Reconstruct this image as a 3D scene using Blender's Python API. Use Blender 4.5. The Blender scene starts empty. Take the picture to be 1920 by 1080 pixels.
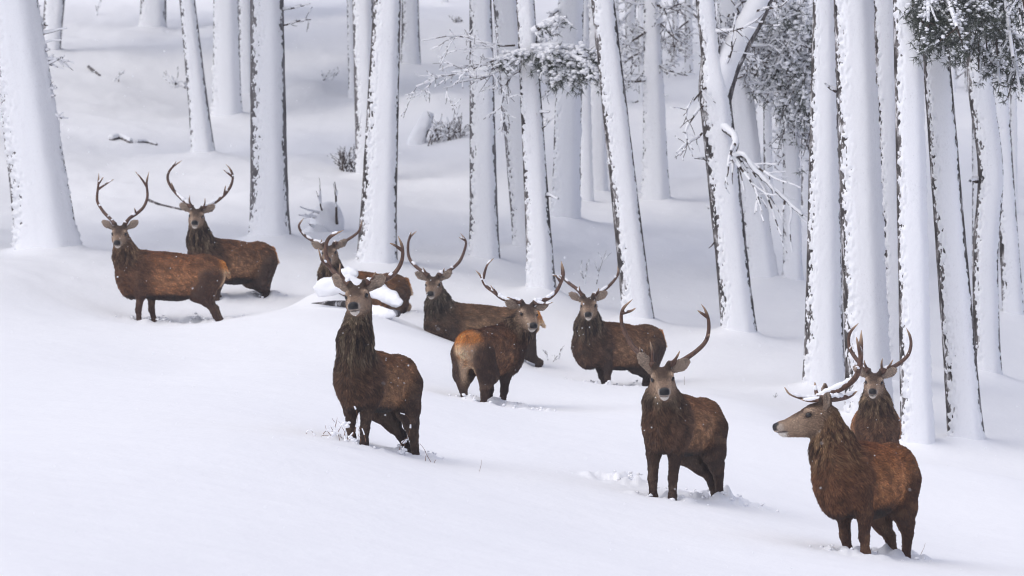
import bpy, math, random
import numpy as np
from mathutils import Vector, Matrix

# ------------------------------------------------------------------ camera, sky, sun, exposure
scene = bpy.context.scene
COL = scene.collection
FPX = 11200.0                      # focal length in photograph pixels (1920 wide): a 210 mm lens
cam_data = bpy.data.cameras.new("camera")
cam_data.sensor_width = 36.0
cam_data.lens = FPX / 1920.0 * 36.0
cam_data.clip_start = 0.5
cam_data.clip_end = 3000.0
cam_data.dof.use_dof = True
cam_data.dof.focus_distance = 49.0
cam_data.dof.aperture_fstop = 7.1
cam = bpy.data.objects.new("camera", cam_data)
cam.rotation_euler = (math.radians(90), 0, 0)
COL.objects.link(cam)
scene.camera = cam

SUN_EL, SUN_AZ = math.radians(60), math.radians(-62)   # azimuth from +Y (away from camera) towards +X: light comes from the left
world = bpy.data.worlds.new("World")
scene.world = world
world.use_nodes = True
wn = world.node_tree
for n in list(wn.nodes):
    wn.nodes.remove(n)
w_out = wn.nodes.new("ShaderNodeOutputWorld")
w_bg = wn.nodes.new("ShaderNodeBackground")
w_sky = wn.nodes.new("ShaderNodeTexSky")
w_sky.sky_type = 'NISHITA'
w_sky.sun_disc = False
w_sky.sun_elevation = SUN_EL
w_sky.sun_rotation = SUN_AZ + math.pi
w_sky.air_density = 1.0
w_sky.dust_density = 3.0
w_sky.ozone_density = 1.0
w_hsv = wn.nodes.new("ShaderNodeHueSaturation")      # an overcast sky: the same dome, most of its blue lost in cloud
w_hsv.inputs["Saturation"].default_value = 0.8
w_hsv.inputs["Hue"].default_value = 0.525
wn.links.new(w_sky.outputs[0], w_hsv.inputs["Color"])
wn.links.new(w_hsv.outputs[0], w_bg.inputs[0])
w_bg.inputs[1].default_value = 0.12
wn.links.new(w_bg.outputs[0], w_out.inputs[0])

sun_data = bpy.data.lights.new("sun", 'SUN')
sun_data.energy = 1.45
sun_data.angle = math.radians(120)
sun_data.color = (1.0, 0.995, 0.985)
sun = bpy.data.objects.new("sun", sun_data)
SUN_AZ_L = math.radians(-128)      # from behind the photographer's left shoulder
w_sky.sun_rotation = SUN_AZ_L
sd = Vector((math.sin(SUN_AZ_L) * math.cos(SUN_EL), math.cos(SUN_AZ_L) * math.cos(SUN_EL), math.sin(SUN_EL)))
sun.rotation_euler = sd.to_track_quat('Z', 'Y').to_euler()
sun.location = (-20, -20, 40)
COL.objects.link(sun)

scene.view_settings.view_transform = 'Standard'
scene.view_settings.look = 'None'
scene.view_settings.exposure = 0.14
scene.view_settings.gamma = 1.0
scene.view_settings.use_curve_mapping = False
scene.render.engine = 'CYCLES'
scene.cycles.use_denoising = True
scene.cycles.pixel_filter_type = 'BLACKMAN_HARRIS'
scene.cycles.filter_width = 1.05
scene.cycles.use_adaptive_sampling = False
scene.cycles.max_bounces = 6
scene.cycles.diffuse_bounces = 4
scene.cycles.glossy_bounces = 2
scene.cycles.transmission_bounces = 2
scene.cycles.volume_bounces = 1
scene.cycles.transparent_max_bounces = 4
scene.cycles.caustics_reflective = False
scene.cycles.caustics_refractive = False

rng = np.random.default_rng(7)
random.seed(7)

# ------------------------------------------------------------------ helpers
def px(u, v, d):
    """point seen at photograph pixel (u, v), d metres from the camera"""
    return np.array([(u - 960.0) / FPX * d, d, (540.0 - v) / FPX * d])

def _hash(ix, iy, iz, seed):
    h = (ix * 374761393 + iy * 668265263 + iz * 1440662683 + seed * 974711) & 0xFFFFFFFF
    h = ((h ^ (h >> 13)) * 1274126177) & 0xFFFFFFFF
    h = (h ^ (h >> 16)) & 0xFFFFFF
    return h.astype(np.float64) / float(0xFFFFFF) * 2 - 1

def vnoise(P, seed=0):
    """value noise, P (...,3) -> (-1..1)"""
    P = np.asarray(P, dtype=np.float64)
    I = np.floor(P).astype(np.int64)
    f = P - I
    f = f * f * (3 - 2 * f)
    out = 0
    for dx in (0, 1):
        wx = f[..., 0] if dx else 1 - f[..., 0]
        for dy in (0, 1):
            wy = f[..., 1] if dy else 1 - f[..., 1]
            for dz in (0, 1):
                wz = f[..., 2] if dz else 1 - f[..., 2]
                out = out + wx * wy * wz * _hash(I[..., 0] + dx, I[..., 1] + dy, I[..., 2] + dz, seed)
    return out

def fbm(P, seed=0, octaves=3, gain=0.5):
    P = np.asarray(P, dtype=np.float64)
    a, s, t = 1.0, 0, 0
    for k in range(octaves):
        s = s + a * vnoise(P * (2.03 ** k), seed + k * 17)
        t += a
        a *= gain
    return s / t

def smooth(a, b, x):
    t = np.clip((x - a) / (b - a), 0, 1)
    return t * t * (3 - 2 * t)

def mk_mesh(name, V, faces, mats=(), smooth_shade=True, mat_index=None):
    """faces: list of integer arrays (m,k), each with its own k"""
    me = bpy.data.meshes.new(name)
    V = np.asarray(V, dtype=np.float32)
    faces = [np.asarray(f, dtype=np.int32) for f in faces if len(f)]
    me.vertices.add(len(V))
    me.vertices.foreach_set("co", V.ravel())
    nl = sum(f.size for f in faces)
    nf = sum(len(f) for f in faces)
    me.loops.add(nl)
    me.polygons.add(nf)
    me.loops.foreach_set("vertex_index", np.concatenate([f.ravel() for f in faces]))
    tot = np.concatenate([np.full(len(f), f.shape[1], np.int32) for f in faces])
    start = np.concatenate([[0], np.cumsum(tot)[:-1]]).astype(np.int32)
    me.polygons.foreach_set("loop_start", start)
    me.polygons.foreach_set("loop_total", tot)
    if smooth_shade:
        me.polygons.foreach_set("use_smooth", np.ones(nf, bool))
    for m in mats:
        me.materials.append(m)
    if mat_index is not None:
        me.polygons.foreach_set("material_index", np.asarray(mat_index, np.int32))
    me.update(calc_edges=True)
    return me

def link(name, data, parent=None, loc=None, **props):
    o = bpy.data.objects.new(name, data)
    COL.objects.link(o)
    if parent is not None:
        o.parent = parent
    if loc is not None:
        o.location = [float(c) for c in loc]
    for k, v in props.items():
        o[k] = v
    return o

def grid_faces(nu, nv, wrap=False):
    """vertex index = i*nv + j; wrap closes the j direction"""
    i = np.arange(nu - 1)[:, None]
    j = np.arange(nv if wrap else nv - 1)[None, :]
    j2 = (j + 1) % nv
    a, b, c, d = i * nv + j, i * nv + j2, (i + 1) * nv + j2, (i + 1) * nv + j
    return np.stack([a + 0 * b, b, c, d], -1).reshape(-1, 4)

def frames(P):
    T = np.gradient(P, axis=0)
    T /= np.linalg.norm(T, axis=1, keepdims=True) + 1e-9
    N = np.zeros_like(P)
    ref = np.array([0.0, -1.0, 0.1]) if abs(T[0][1]) < 0.9 else np.array([1.0, 0, 0])
    n = np.cross(T[0], ref)
    n /= np.linalg.norm(n)
    for i in range(len(P)):
        n = n - T[i] * np.dot(n, T[i])
        n /= np.linalg.norm(n) + 1e-9
        N[i] = n
    return T, N, np.cross(T, N)

def catmull(P, n):
    P = np.asarray(P, float)
    if len(P) == 2:
        t = np.linspace(0, 1, n)[:, None]
        return P[0] * (1 - t) + P[1] * t
    Q = np.vstack([2 * P[0] - P[1], P, 2 * P[-1] - P[-2]])
    seg = np.linalg.norm(np.diff(P, axis=0), axis=1)
    s = np.concatenate([[0], np.cumsum(seg)])
    t = np.linspace(0, s[-1], n)
    k = np.clip(np.searchsorted(s, t, side='right') - 1, 0, len(P) - 2)
    u = ((t - s[k]) / seg[k])[:, None]
    p0, p1, p2, p3 = Q[k], Q[k + 1], Q[k + 2], Q[k + 3]
    return 0.5 * (2 * p1 + (p2 - p0) * u + (2 * p0 - 5 * p1 + 4 * p2 - p3) * u ** 2 + (3 * p1 - p0 - 3 * p2 + p3) * u ** 3)

def tube(P, R, sides=8, cap=True):
    P = np.asarray(P, float)
    R = np.asarray(R, float)
    T, N, B = frames(P)
    a = np.linspace(0, 2 * np.pi, sides, endpoint=False)
    V = P[:, None] + R[:, None, None] * (np.cos(a)[None, :, None] * N[:, None] + np.sin(a)[None, :, None] * B[:, None])
    V = V.reshape(-1, 3)
    F = grid_faces(len(P), sides, wrap=True)
    n = len(V)
    tris = []
    if cap:
        V = np.vstack([V, P[0], P[-1]])
        k = np.arange(sides)
        tris = np.vstack([np.stack([np.full(sides, n), (k + 1) % sides, k], 1),
                          np.stack([np.full(sides, n + 1), n - sides + k, n - sides + (k + 1) % sides], 1)])
    return V, F, np.asarray(tris, int).reshape(-1, 3)

class Bag:
    """collects pieces of ONE mesh"""
    def __init__(self):
        self.V, self.Q, self.T, self.n, self.A = [], [], [], 0, []
    def add(self, V, Q=None, T=None, attr=None):
        self.V.append(V)
        if Q is not None and len(Q):
            self.Q.append(np.asarray(Q) + self.n)
        if T is not None and len(T):
            self.T.append(np.asarray(T) + self.n)
        if attr is not None:
            self.A.append(attr)
        self.n += len(V)
    def mesh(self, name, mats, smooth_shade=True):
        fs = []
        if self.Q:
            fs.append(np.vstack(self.Q))
        if self.T:
            fs.append(np.vstack(self.T))
        return mk_mesh(name, np.vstack(self.V), fs, mats, smooth_shade)

def segs_mesh(name, P0, P1, R0, R1, mats, sides=4):
    """many separate tapering sticks in one mesh"""
    P0, P1 = np.asarray(P0, float), np.asarray(P1, float)
    R0, R1 = np.asarray(R0, float), np.asarray(R1, float)
    T = P1 - P0
    T /= np.linalg.norm(T, axis=1, keepdims=True) + 1e-9
    ref = np.where(np.abs(T[:, 1:2]) < 0.9, np.array([[0, 1.0, 0]]), np.array([[1.0, 0, 0]]))
    N = np.cross(T, ref)
    N /= np.linalg.norm(N, axis=1, keepdims=True) + 1e-9
    B = np.cross(T, N)
    a = np.linspace(0, 2 * np.pi, sides, endpoint=False)
    ring = np.cos(a)[None, :, None] * N[:, None] + np.sin(a)[None, :, None] * B[:, None]
    V = np.concatenate([P0[:, None] + ring * R0[:, None, None], P1[:, None] + ring * R1[:, None, None]], 1)
    k = np.arange(sides)
    q = np.stack([k, (k + 1) % sides, sides + (k + 1) % sides, sides + k], 1)
    F = (np.arange(len(P0)) * 2 * sides)[:, None, None] + q[None]
    return mk_mesh(name, V.reshape(-1, 3), [F.reshape(-1, 4)], mats)

_ico = None
def ico():
    global _ico
    if _ico is None:
        t = (1 + 5 ** 0.5) / 2
        v = np.array([(-1, t, 0), (1, t, 0), (-1, -t, 0), (1, -t, 0), (0, -1, t), (0, 1, t), (0, -1, -t), (0, 1, -t), (t, 0, -1), (t, 0, 1), (-t, 0, -1), (-t, 0, 1)], float)
        v /= np.linalg.norm(v[0])
        f = np.array([(0, 11, 5), (0, 5, 1), (0, 1, 7), (0, 7, 10), (0, 10, 11), (1, 5, 9), (5, 11, 4), (11, 10, 2), (10, 7, 6), (7, 1, 8),
                      (3, 9, 4), (3, 4, 2), (3, 2, 6), (3, 6, 8), (3, 8, 9), (4, 9, 5), (2, 4, 11), (6, 2, 10), (8, 6, 7), (9, 8, 1)])
        _ico = (v, f)
    return _ico

def blobs_mesh(name, C, R, mats, squash=0.7, jitter=0.25, r=None):
    """many small lumps in one mesh"""
    r = r or rng
    v, f = ico()
    C = np.asarray(C, float)
    R = np.asarray(R, float)
    s = 1 + r.uniform(-jitter, jitter, (len(C), len(v), 1))
    V = C[:, None] + v[None] * s * R[:, None, None] * np.array([1, 1, squash])
    F = (np.arange(len(C)) * len(v))[:, None, None] + f[None]
    return mk_mesh(name, V.reshape(-1, 3), [F.reshape(-1, 3)], mats)

# ------------------------------------------------------------------ materials
def new_mat(name):
    m = bpy.data.materials.new(name)
    m.use_nodes = True
    nt = m.node_tree
    return m, nt, nt.nodes["Principled BSDF"]

def noise_node(nt, scale, detail=4, rough=0.6, coords=None):
    n = nt.nodes.new("ShaderNodeTexNoise")
    n.inputs["Scale"].default_value = scale
    n.inputs["Detail"].default_value = detail
    n.inputs["Roughness"].default_value = rough
    if coords is not None:
        nt.links.new(coords, n.inputs["Vector"])
    return n

def obj_coords(nt, scale=None):
    tc = nt.nodes.new("ShaderNodeNewGeometry").outputs["Position"]
    if scale is None:
        return tc
    mp = nt.nodes.new("ShaderNodeMapping")
    mp.inputs["Scale"].default_value = scale
    nt.links.new(tc, mp.inputs[0])
    return mp.outputs[0]

def ramp(nt, src, stops):
    r = nt.nodes.new("ShaderNodeValToRGB")
    cr = r.color_ramp
    cr.elements[0].position, cr.elements[0].color = stops[0][0], (*stops[0][1], 1)
    cr.elements[1].position, cr.elements[1].color = stops[-1][0], (*stops[-1][1], 1)
    for p, c in stops[1:-1]:
        e = cr.elements.new(p)
        e.color = (*c, 1)
    nt.links.new(src, r.inputs[0])
    return r.outputs[0]

def bump(nt, bsdf, src, strength, dist, prev=None):
    b = nt.nodes.new("ShaderNodeBump")
    b.inputs["Strength"].default_value = strength
    b.inputs["Distance"].default_value = dist
    nt.links.new(src, b.inputs["Height"])
    if prev is not None:
        nt.links.new(prev, b.inputs["Normal"])
    nt.links.new(b.outputs[0], bsdf.inputs["Normal"])
    return b.outputs[0]

def noisy_mat(name, stops, scale, rough=0.9, bump_s=0.4, bump_d=0.01, bscale=None, map_scale=None, spec=0.2):
    m, nt, b = new_mat(name)
    c = obj_coords(nt, map_scale)
    n = noise_node(nt, scale, 5, 0.65, c)
    nt.links.new(ramp(nt, n.outputs[0], stops), b.inputs["Base Color"])
    b.inputs["Roughness"].default_value = rough
    b.inputs["Specular IOR Level"].default_value = spec
    n2 = noise_node(nt, bscale or scale * 3, 4, 0.6, c)
    bump(nt, b, n2.outputs[0], bump_s, bump_d)
    return m

def snow_mat(name, col, ripple):
    m, nt, b = new_mat(name)
    c = obj_coords(nt)
    n0 = noise_node(nt, 1.3, 3, 0.5, c)
    lo = tuple(x * 0.985 for x in col)
    nt.links.new(ramp(nt, n0.outputs[0], [(0.3, lo), (0.7, col)]), b.inputs["Base Color"])
    b.inputs["Roughness"].default_value = 0.75
    b.inputs["Specular IOR Level"].default_value = 0.25
    n1 = noise_node(nt, 55, 4, 0.7, c)
    p = bump(nt, b, n1.outputs[0], 0.22, 0.006)
    if ripple:
        c2 = obj_coords(nt, (1.0, 0.55, 1.0))
        n2 = noise_node(nt, 6.0, 4, 0.55, c2)
        bump(nt, b, n2.outputs[0], 0.3, 0.03, p)
    return m

M_SNOW = snow_mat("snow_ground", (0.88, 0.885, 0.91), True)
M_PLASTER = snow_mat("snow_plastered", (0.88, 0.885, 0.915), False)
def frosted_mat():
    """snow driven onto bark: fine grain, with pinpricks and streaks of bark not quite covered"""
    m, nt, b = new_mat("snow_on_bark")
    c = obj_coords(nt, (1, 1, 0.55))
    n1 = noise_node(nt, 60, 3, 0.7, c)
    n2 = noise_node(nt, 2.2, 3, 0.6, c)
    ad = nt.nodes.new("ShaderNodeMath")
    ad.operation = 'MULTIPLY_ADD'
    nt.links.new(n2.outputs[0], ad.inputs[0])
    ad.inputs[1].default_value = 0.45
    nt.links.new(n1.outputs[0], ad.inputs[2])
    col = ramp(nt, ad.outputs[0], [(0.0, (0.45, 0.44, 0.45)), (0.40, (0.50, 0.49, 0.51)), (0.50, (0.78, 0.78, 0.81)), (0.62, (0.85, 0.855, 0.885)), (1.0, (0.88, 0.885, 0.915))])
    nt.links.new(col, b.inputs["Base Color"])
    b.inputs["Roughness"].default_value = 0.8
    b.inputs["Specular IOR Level"].default_value = 0.2
    n3 = noise_node(nt, 26, 4, 0.7, c)
    bump(nt, b, n3.outputs[0], 0.25, 0.012)
    return m
M_FROST = frosted_mat()
M_BARK = noisy_mat("bark", [(0.3, (0.022, 0.020, 0.020)), (0.46, (0.06, 0.052, 0.05)), (0.56, (0.17, 0.155, 0.15)), (0.63, (0.62, 0.61, 0.63))], 13, 0.95, 0.9, 0.03, 22, (1, 1, 0.35))
M_HAZED_BARK = noisy_mat("hazed_bark", [(0.28, (0.05, 0.047, 0.048)), (0.5, (0.15, 0.14, 0.142)), (0.62, (0.28, 0.27, 0.28)), (0.74, (0.62, 0.62, 0.64))], 10, 0.95, 0.9, 0.03, 22, (1, 1, 0.35))  # far bark: distance haze put into a paler base colour, with frost flecks
M_TWIG = noisy_mat("twig_bark", [(0.3, (0.03, 0.022, 0.02)), (0.7, (0.10, 0.07, 0.055))], 20, 0.9, 0.3, 0.004)
M_NEEDLE = noisy_mat("needles", [(0.3, (0.03, 0.038, 0.026)), (0.5, (0.07, 0.08, 0.06)), (0.68, (0.30, 0.31, 0.31))], 16, 0.7, 0.0, 0.001)
M_GRASSY = noisy_mat("dry_stem", [(0.3, (0.12, 0.055, 0.03)), (0.7, (0.28, 0.16, 0.10))], 30, 0.8, 0.0, 0.001)
M_HORN = None
# ------------------------------------------------------------------ the snowy ground
# (pixel, pixel, metres) where the snow surface passes
ANCH = [
 (0,1080,30),(500,1080,33),(960,1080,36),(1400,1080,39),(1920,1085,42),
 (0,800,45),(300,830,43),(450,815,44.5),(0,640,58),(150,700,54),(350,700,57),(0,520,70),(60,490,75),(150,485,76),
 (500,700,55),(560,640,62),(540,585,68),(640,828,45.5),(660,823,45.7),(683,830,46),(771,856,46.5),(780,858,46.6),
 (262,601,70),(288,600,70),(406,601,70.5),(415,601,70.5),(410,558,72),(490,562,72.5),(503,561,72.5),(330,545,73),
 (755,602,71.5),(600,575,69),(700,590,67.5),(830,650,62),(800,740,54),
 (873,755,57),(907,757,57),(942,750,59),(917,747,59),(1000,703,68),(1140,721,67),(1212,716,68),
 (1000,800,52),(1000,880,46),(1225,930,46),(1260,928,46),(1342,930,46.8),(1348,929,46.8),(1100,1000,41.5),
 (1150,770,58),(1350,775,58),(1450,805,55),(1590,1031,43),(1622,1035,43),(1677,1045,43.4),(1698,1048,43.4),
 (1560,930,49),(1800,980,48),(1800,870,53),(1640,862,56),(1640,872,60),(1450,772,60),(1500,800,58),(1320,738,63),
 (1920,908,51.5),(1920,930,58),(1850,884,53.5),(1850,896,58),(1900,800,64),(1900,700,71),
 (470,470,79),(300,440,83),(200,400,86),(100,330,92),(20,300,94),(200,260,100),(120,180,108),(300,180,110),(200,100,118),(320,60,124),
 (600,380,88),(600,250,100),(600,150,109),(600,50,122),(620,440,81.5),(560,510,76),
 (800,420,85),(820,330,92),(830,260,98),(840,180,106),(840,90,118),(850,20,130),
 (960,300,94),(1000,200,104),(1000,620,72),(850,570,73.5),(1100,560,77),(1110,480,82),
 (1290,600,75),(1290,500,81),(1290,400,88),(1290,300,96),(1290,220,104),(1290,150,112),(1340,680,69),(1440,640,72),(1440,460,84),
 (1800,330,95),(1800,250,101),(1800,170,109),(1700,560,77),(1600,620,73),(1900,470,84),
 (-120,1080,30),(-120,640,58),(-120,470,77),(-120,250,97),(-120,60,122),(2040,1090,43),(2040,930,52),(2040,800,65),(2040,500,83),(2040,250,101),(2040,60,122),
 (0,-100,145),(480,-110,145),(960,-110,145),(1440,-110,145),(1920,-110,145),(960,30,127),(1440,60,122),(1440,200,106),
 (-300,-160,160),(960,-165,160),(2200,-160,160),
]
# trunks: base/top edges in photograph pixels (left, right at v=0; left, right, v at the foot), metres, label
TREES = [
 ('A',-25,72,34,150,482,78,"massive plastered trunk at the left edge with dead snags on its right side"),
 ('B',83,122,78,112,96,118,"small distant grey trunk just behind the massive left edge trunk"),
 ('C',264,312,262,310,56,126,"distant pale trunk at the top between the thin leaning trunk and the left edge"),
 ('D',336,366,362,404,302,96,"thin pale trunk leaning right behind the antlers of the rear left stag"),
 ('E',400,447,399,453,214,106,"grey shaded straight trunk left of the thick trunk with two bare side twigs"),
 ('E2',447,474,446,480,182,110,"pale trunk half hidden behind the thick trunk with two bare side twigs"),
 ('F',469,532,469,543,464,80,"thick straight snow covered trunk with two bare side twigs near its top"),
 ('G1',650,666,654,669,194,108,"very thin dark sided trunk left of the trunk behind the raised head stag"),
 ('G2',660,700,668,706,336,93,"grey trunk tucked directly behind the thick trunk above the raised head stag"),
 ('H',700,752,669,742,508,77,"thick snow covered trunk leaning left that rises right above the raised head stag"),
 ('I',753,785,752,788,132,115,"distant grey trunk at the top, right of the trunk above the raised head stag"),
 ('J',880,922,881,936,492,79,"straight pale trunk crossed by bare snowy twigs, nearest the leafless bush"),
 ('K',924,971,964,1014,474,81,"leaning pale trunk between two pale trunks at the centre"),
 ('L',968,1002,990,1042,552,74.5,"slim pale trunk leaning right that carries the snowy needle bough"),
 ('M',1046,1095,1034,1086,424,85,"grey shaded trunk behind the snowy needle bough"),
 ('N',1085,1103,1089,1111,372,91,"thin faint trunk right of the grey trunk behind the needle bough"),
 ('O',1103,1135,1104,1138,354,93,"faint grey trunk just left of the strongly leaning white trunk"),
 ('P',1108,1152,1170,1226,608,73,"strongly leaning white trunk behind the stag with its body to the right"),
 ('Q',1207,1236,1205,1255,367,91,"grey trunk standing alone between the leaning white trunk and the forked trunk"),
 ('q1',1284,1298,1284,1298,153,113,"far thin dark trunk just left of the forked trunk's top"),
 ('q2',1196,1205,1198,1206,196,108,"very thin far trunk touching the left side of the lone grey trunk"),
 ('q3',1172,1192,1174,1193,102,120,"far dark trunk at the top, right beside the leaning white trunk"),
 ('R',1292,1352,1355,1417,622,72,"forked snow plastered trunk with a broken snow laden branch on its right"),
 ('S',1345,1388,1410,1460,547,79,"grey leaning trunk directly behind the forked trunk"),
 ('T',1466,1493,1469,1504,548,79,"slim grey trunk between the forked trunk and the row of white trunks"),
 ('U',1430,1446,1432,1448,392,90,"far thin twiggy trunk behind the forked trunk's broken branch"),
 ('V',1524,1566,1506,1584,740,66,"pale trunk with dark flared left foot, first in the row of white trunks"),
 ('W',1563,1635,1588,1672,800,63.5,"broadest bright white trunk behind the two right hand stags"),
 ('X',1637,1676,1660,1700,722,67,"narrow pale trunk squeezed between the two brightest white trunks"),
 ('Y',1674,1725,1690,1748,848,62,"bright white trunk rising just right of the frontal stag"),
 ('Z',1722,1772,1780,1846,840,62.5,"white trunk leaning right with its top hidden in green foliage"),
 ('ZA',1808,1856,1828,1877,710,69,"crooked grey trunk with a bulging right side under the green foliage"),
 ('ZA2',1822,1836,1823,1840,518,80,"thin dark stem close behind the crooked grey trunk's left side"),
 ('ZB',1846,1878,1882,1920,600,76,"pale leaning trunk at the right edge behind the crooked grey trunk"),
 ('ZC',1893,1905,1895,1907,407,89,"thin faint trunk near the right edge, farthest right"),
 ('r1',1808,1818,1809,1820,162,111,"far thin trunk showing under the green foliage at the right"),
 ('r2',1780,1788,1782,1791,172,109,"far hair thin trunk right of the white trunk with its top in foliage"),
 ('q4',1228,1240,1232,1244,60,124,"far thin trunk at the very top behind the lone grey trunk"),
 ('q5',1345,1357,1346,1358,90,119,"far thin trunk seen through the forked trunk's fork"),
 ('q7',1388,1402,1392,1408,300,97,"thin grey trunk seen just right of the forked trunk's fork"),
 ('q8',1500,1514,1503,1520,420,87,"slender grey trunk close to the left side of the dark footed pale trunk"),
 ('q9',1262,1273,1260,1272,118,117,"far slim trunk between the lone grey trunk and the forked trunk"),
 ('q10',1150,1160,1152,1163,140,114,"far slim trunk just right of the leaning white trunk's top"),
 ('q11',1320,1334,1328,1344,330,94,"thin grey trunk half hidden along the left edge of the forked trunk"),
 ('q12',1456,1466,1458,1470,250,103,"far slim trunk among the twigs left of the slim grey trunk"),
 ('q6',828,840,826,840,16,132,"far dark trunk foot at the top edge above the leafless bush"),
]
A = [px(*a) for a in ANCH]
for t in TREES:
    A.append(px((t[3] + t[4]) / 2, t[5] - 3, t[6]))
A = np.array(A)

class TPS:
    def __init__(self, P, z, lam):
        n = len(P)
        K = self.k(np.linalg.norm(P[:, None] - P[None], axis=2)) + lam * np.eye(n)
        Q = np.hstack([np.ones((n, 1)), P])
        M = np.zeros((n + 3, n + 3))
        M[:n, :n], M[:n, n:], M[n:, :n] = K, Q, Q.T
        self.w = np.linalg.solve(M, np.concatenate([z, np.zeros(3)]))
        self.P = P
    @staticmethod
    def k(r):
        return r * r * np.log(r + 1e-9)
    def __call__(self, X):
        out = np.empty(len(X))
        for s in range(0, len(X), 40000):
            x = X[s:s + 40000]
            r2 = ((x[:, None, 0] - self.P[None, :, 0]) ** 2 + (x[:, None, 1] - self.P[None, :, 1]) ** 2)
            out[s:s + 40000] = (0.5 * r2 * np.log(r2 + 1e-12)) @ self.w[:-3] + self.w[-3] + x @ self.w[-2:]
        return out
_TC = lambda x, y: np.stack([np.asarray(x, float), np.asarray(y, float) * 0.35], -1)
tps = TPS(_TC(A[:, 0], A[:, 1]), A[:, 2], 0.25)

PITS = []          # (x, y, radius) disturbed snow where legs go in
def ground_z(x, y, detail=True):
    x = np.atleast_1d(np.asarray(x, float))
    y = np.atleast_1d(np.asarray(y, float))
    xc = np.clip(x, -15, 15)
    yc = np.clip(y, 26, 158)
    z = tps(_TC(xc, yc))
    z = z + np.maximum(y - 158, 0) * 0.10 * np.exp(-np.maximum(y - 158, 0) / 160.0) - np.maximum(26 - y, 0) * 0.03
    z = z - np.sign(x) * np.minimum(np.maximum(np.abs(x) - 15, 0), 60) * 0.05
    if detail:
        far = smooth(60, 95, y)
        P = np.stack([x, y * 0.6, 0 * x], -1)
        z = z + (0.035 + 0.085 * far) * fbm(P / 2.6, 3, 3) + (0.006 + 0.03 * far) * fbm(P / 0.55, 9, 3)
        # diagonal drifts on the wooded slope
        dr = np.stack([(x * 0.9 + y * 0.22) / 2.4, (y * 0.45 - x * 0.8) / 7.0, 0 * x], -1)
        z = z + 0.20 * smooth(72, 92, y) * fbm(dr, 51, 2) + 0.05 * smooth(60, 75, y) * fbm(P / 1.1, 53, 3)
        # wind ripples
        z = z + 0.006 * fbm(np.stack([x * 1.2 + y * 0.5, y * 2.2 - x * 0.4, 0 * x], -1) / 0.8, 21, 3)
        for (cx, cy, r) in PITS:
            m = (np.abs(x - cx) < 3 * r) & (np.abs(y - cy) < 4 * r)
            if m.any():
                q = np.sqrt((x[m] - cx) ** 2 + ((y[m] - cy) * 0.7) ** 2) / r
                lump = fbm(np.stack([x[m], y[m], 0 * x[m]], -1) / 0.10, 33, 3)
                z[m] += (0.030 * np.exp(-((q - 1.0) / 0.45) ** 2) * (0.6 + 0.9 * lump)
                         - 0.05 * np.exp(-(q / 0.6) ** 2) + 0.022 * np.exp(-(q / 1.6) ** 2) * lump)
    return z

_tb = np.array([[(px((t[3] + t[4]) / 2, t[5], t[6]))[0], t[6], (t[4] - t[3]) / 2 * t[6] / FPX] for t in TREES])
def drift(x, y):
    z = np.zeros_like(x)
    for bx, by, br in _tb:
        m = (np.abs(x - bx) < 2.2) & (np.abs(y - by) < 2.2)
        if m.any():
            q = np.sqrt((x[m] - bx) ** 2 + (y[m] - by) ** 2)
            z[m] += 0.09 * np.exp(-(np.maximum(q - br, 0) / 0.18)) * np.clip(br / 0.2, .4, 1.3) + 0.03 * np.exp(-(q / 0.8) ** 2)
    c = px(612, 556, 69.7)
    z += 0.20 * np.exp(-((x - c[0]) / 0.34) ** 2 - ((y - c[1]) / 0.55) ** 2)
    c = px(700, 566, 69.2)
    z += 0.08 * np.exp(-((x - c[0]) / 0.4) ** 2 - ((y - c[1]) / 0.5) ** 2)
    return z

def build_ground():
    # rows: spacing grows with distance so that the sheet is finest where the camera sees it large
    ys = [-120, -60, -20, 0, 10, 18, 23]
    y = 26.0
    while y < 150:
        ys.append(y)
        y += 0.0022 * y if y < 62 else 0.0040 * y
    ys += [155, 160, 166, 175, 190, 210, 240, 280, 330, 400, 500]
    ys = np.array(ys)
    inner = np.linspace(-1, 1, 520)
    n_in = len(inner)
    side = np.array([1.06, 1.15, 1.3, 1.6, 2.2, 3.5, 6, 11, 20])
    tx = np.concatenate([-side[::-1], inner, side])
    half = np.clip(ys, 26, 150) * (1010.0 / FPX)
    X = tx[None, :] * half[:, None]
    Y = np.repeat(ys[:, None], len(tx), 1)
    Z = ground_z(X.ravel(), Y.ravel()) + drift(X.ravel(), Y.ravel())
    V = np.stack([X.ravel(), Y.ravel(), Z], -1)
    F = grid_faces(len(ys), len(tx))[:, ::1]
    me = mk_mesh("snowy_ground", V, [F], [M_SNOW])
    o = link("snowy_ground", me, kind="structure")
    return o, V

# ------------------------------------------------------------------ trees
def crown_mesh(seed, n, rad):
    r = np.random.default_rng(seed)
    h = r.uniform(0, 1, n) ** 0.8
    R = (rad * (1 - h) ** 0.7 + 0.2) * np.sqrt(r.uniform(0.05, 1, n))
    a = r.uniform(0, 2 * np.pi, n)
    C = np.stack([R * np.cos(a), R * np.sin(a), h * 8.0], -1)
    d = np.stack([np.cos(a), np.sin(a), r.uniform(-0.7, 0.2, n)], -1)
    s = np.cross(d, r.normal(size=(n, 3)))
    s /= np.linalg.norm(s, axis=1, keepdims=True)
    L, W = r.uniform(0.35, 0.7, n)[:, None], r.uniform(0.12, 0.28, n)[:, None]
    V = np.stack([C - d * L * 0.5, C + s * W, C + d * L * 0.5, C - s * W], 1).reshape(-1, 3)
    F = np.arange(4 * n).reshape(n, 4)
    snow = (r.uniform(0, 1, n) < 0.35).astype(int)
    return mk_mesh("crown", V, [F], [M_NEEDLE, M_PLASTER], False, snow)
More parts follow.
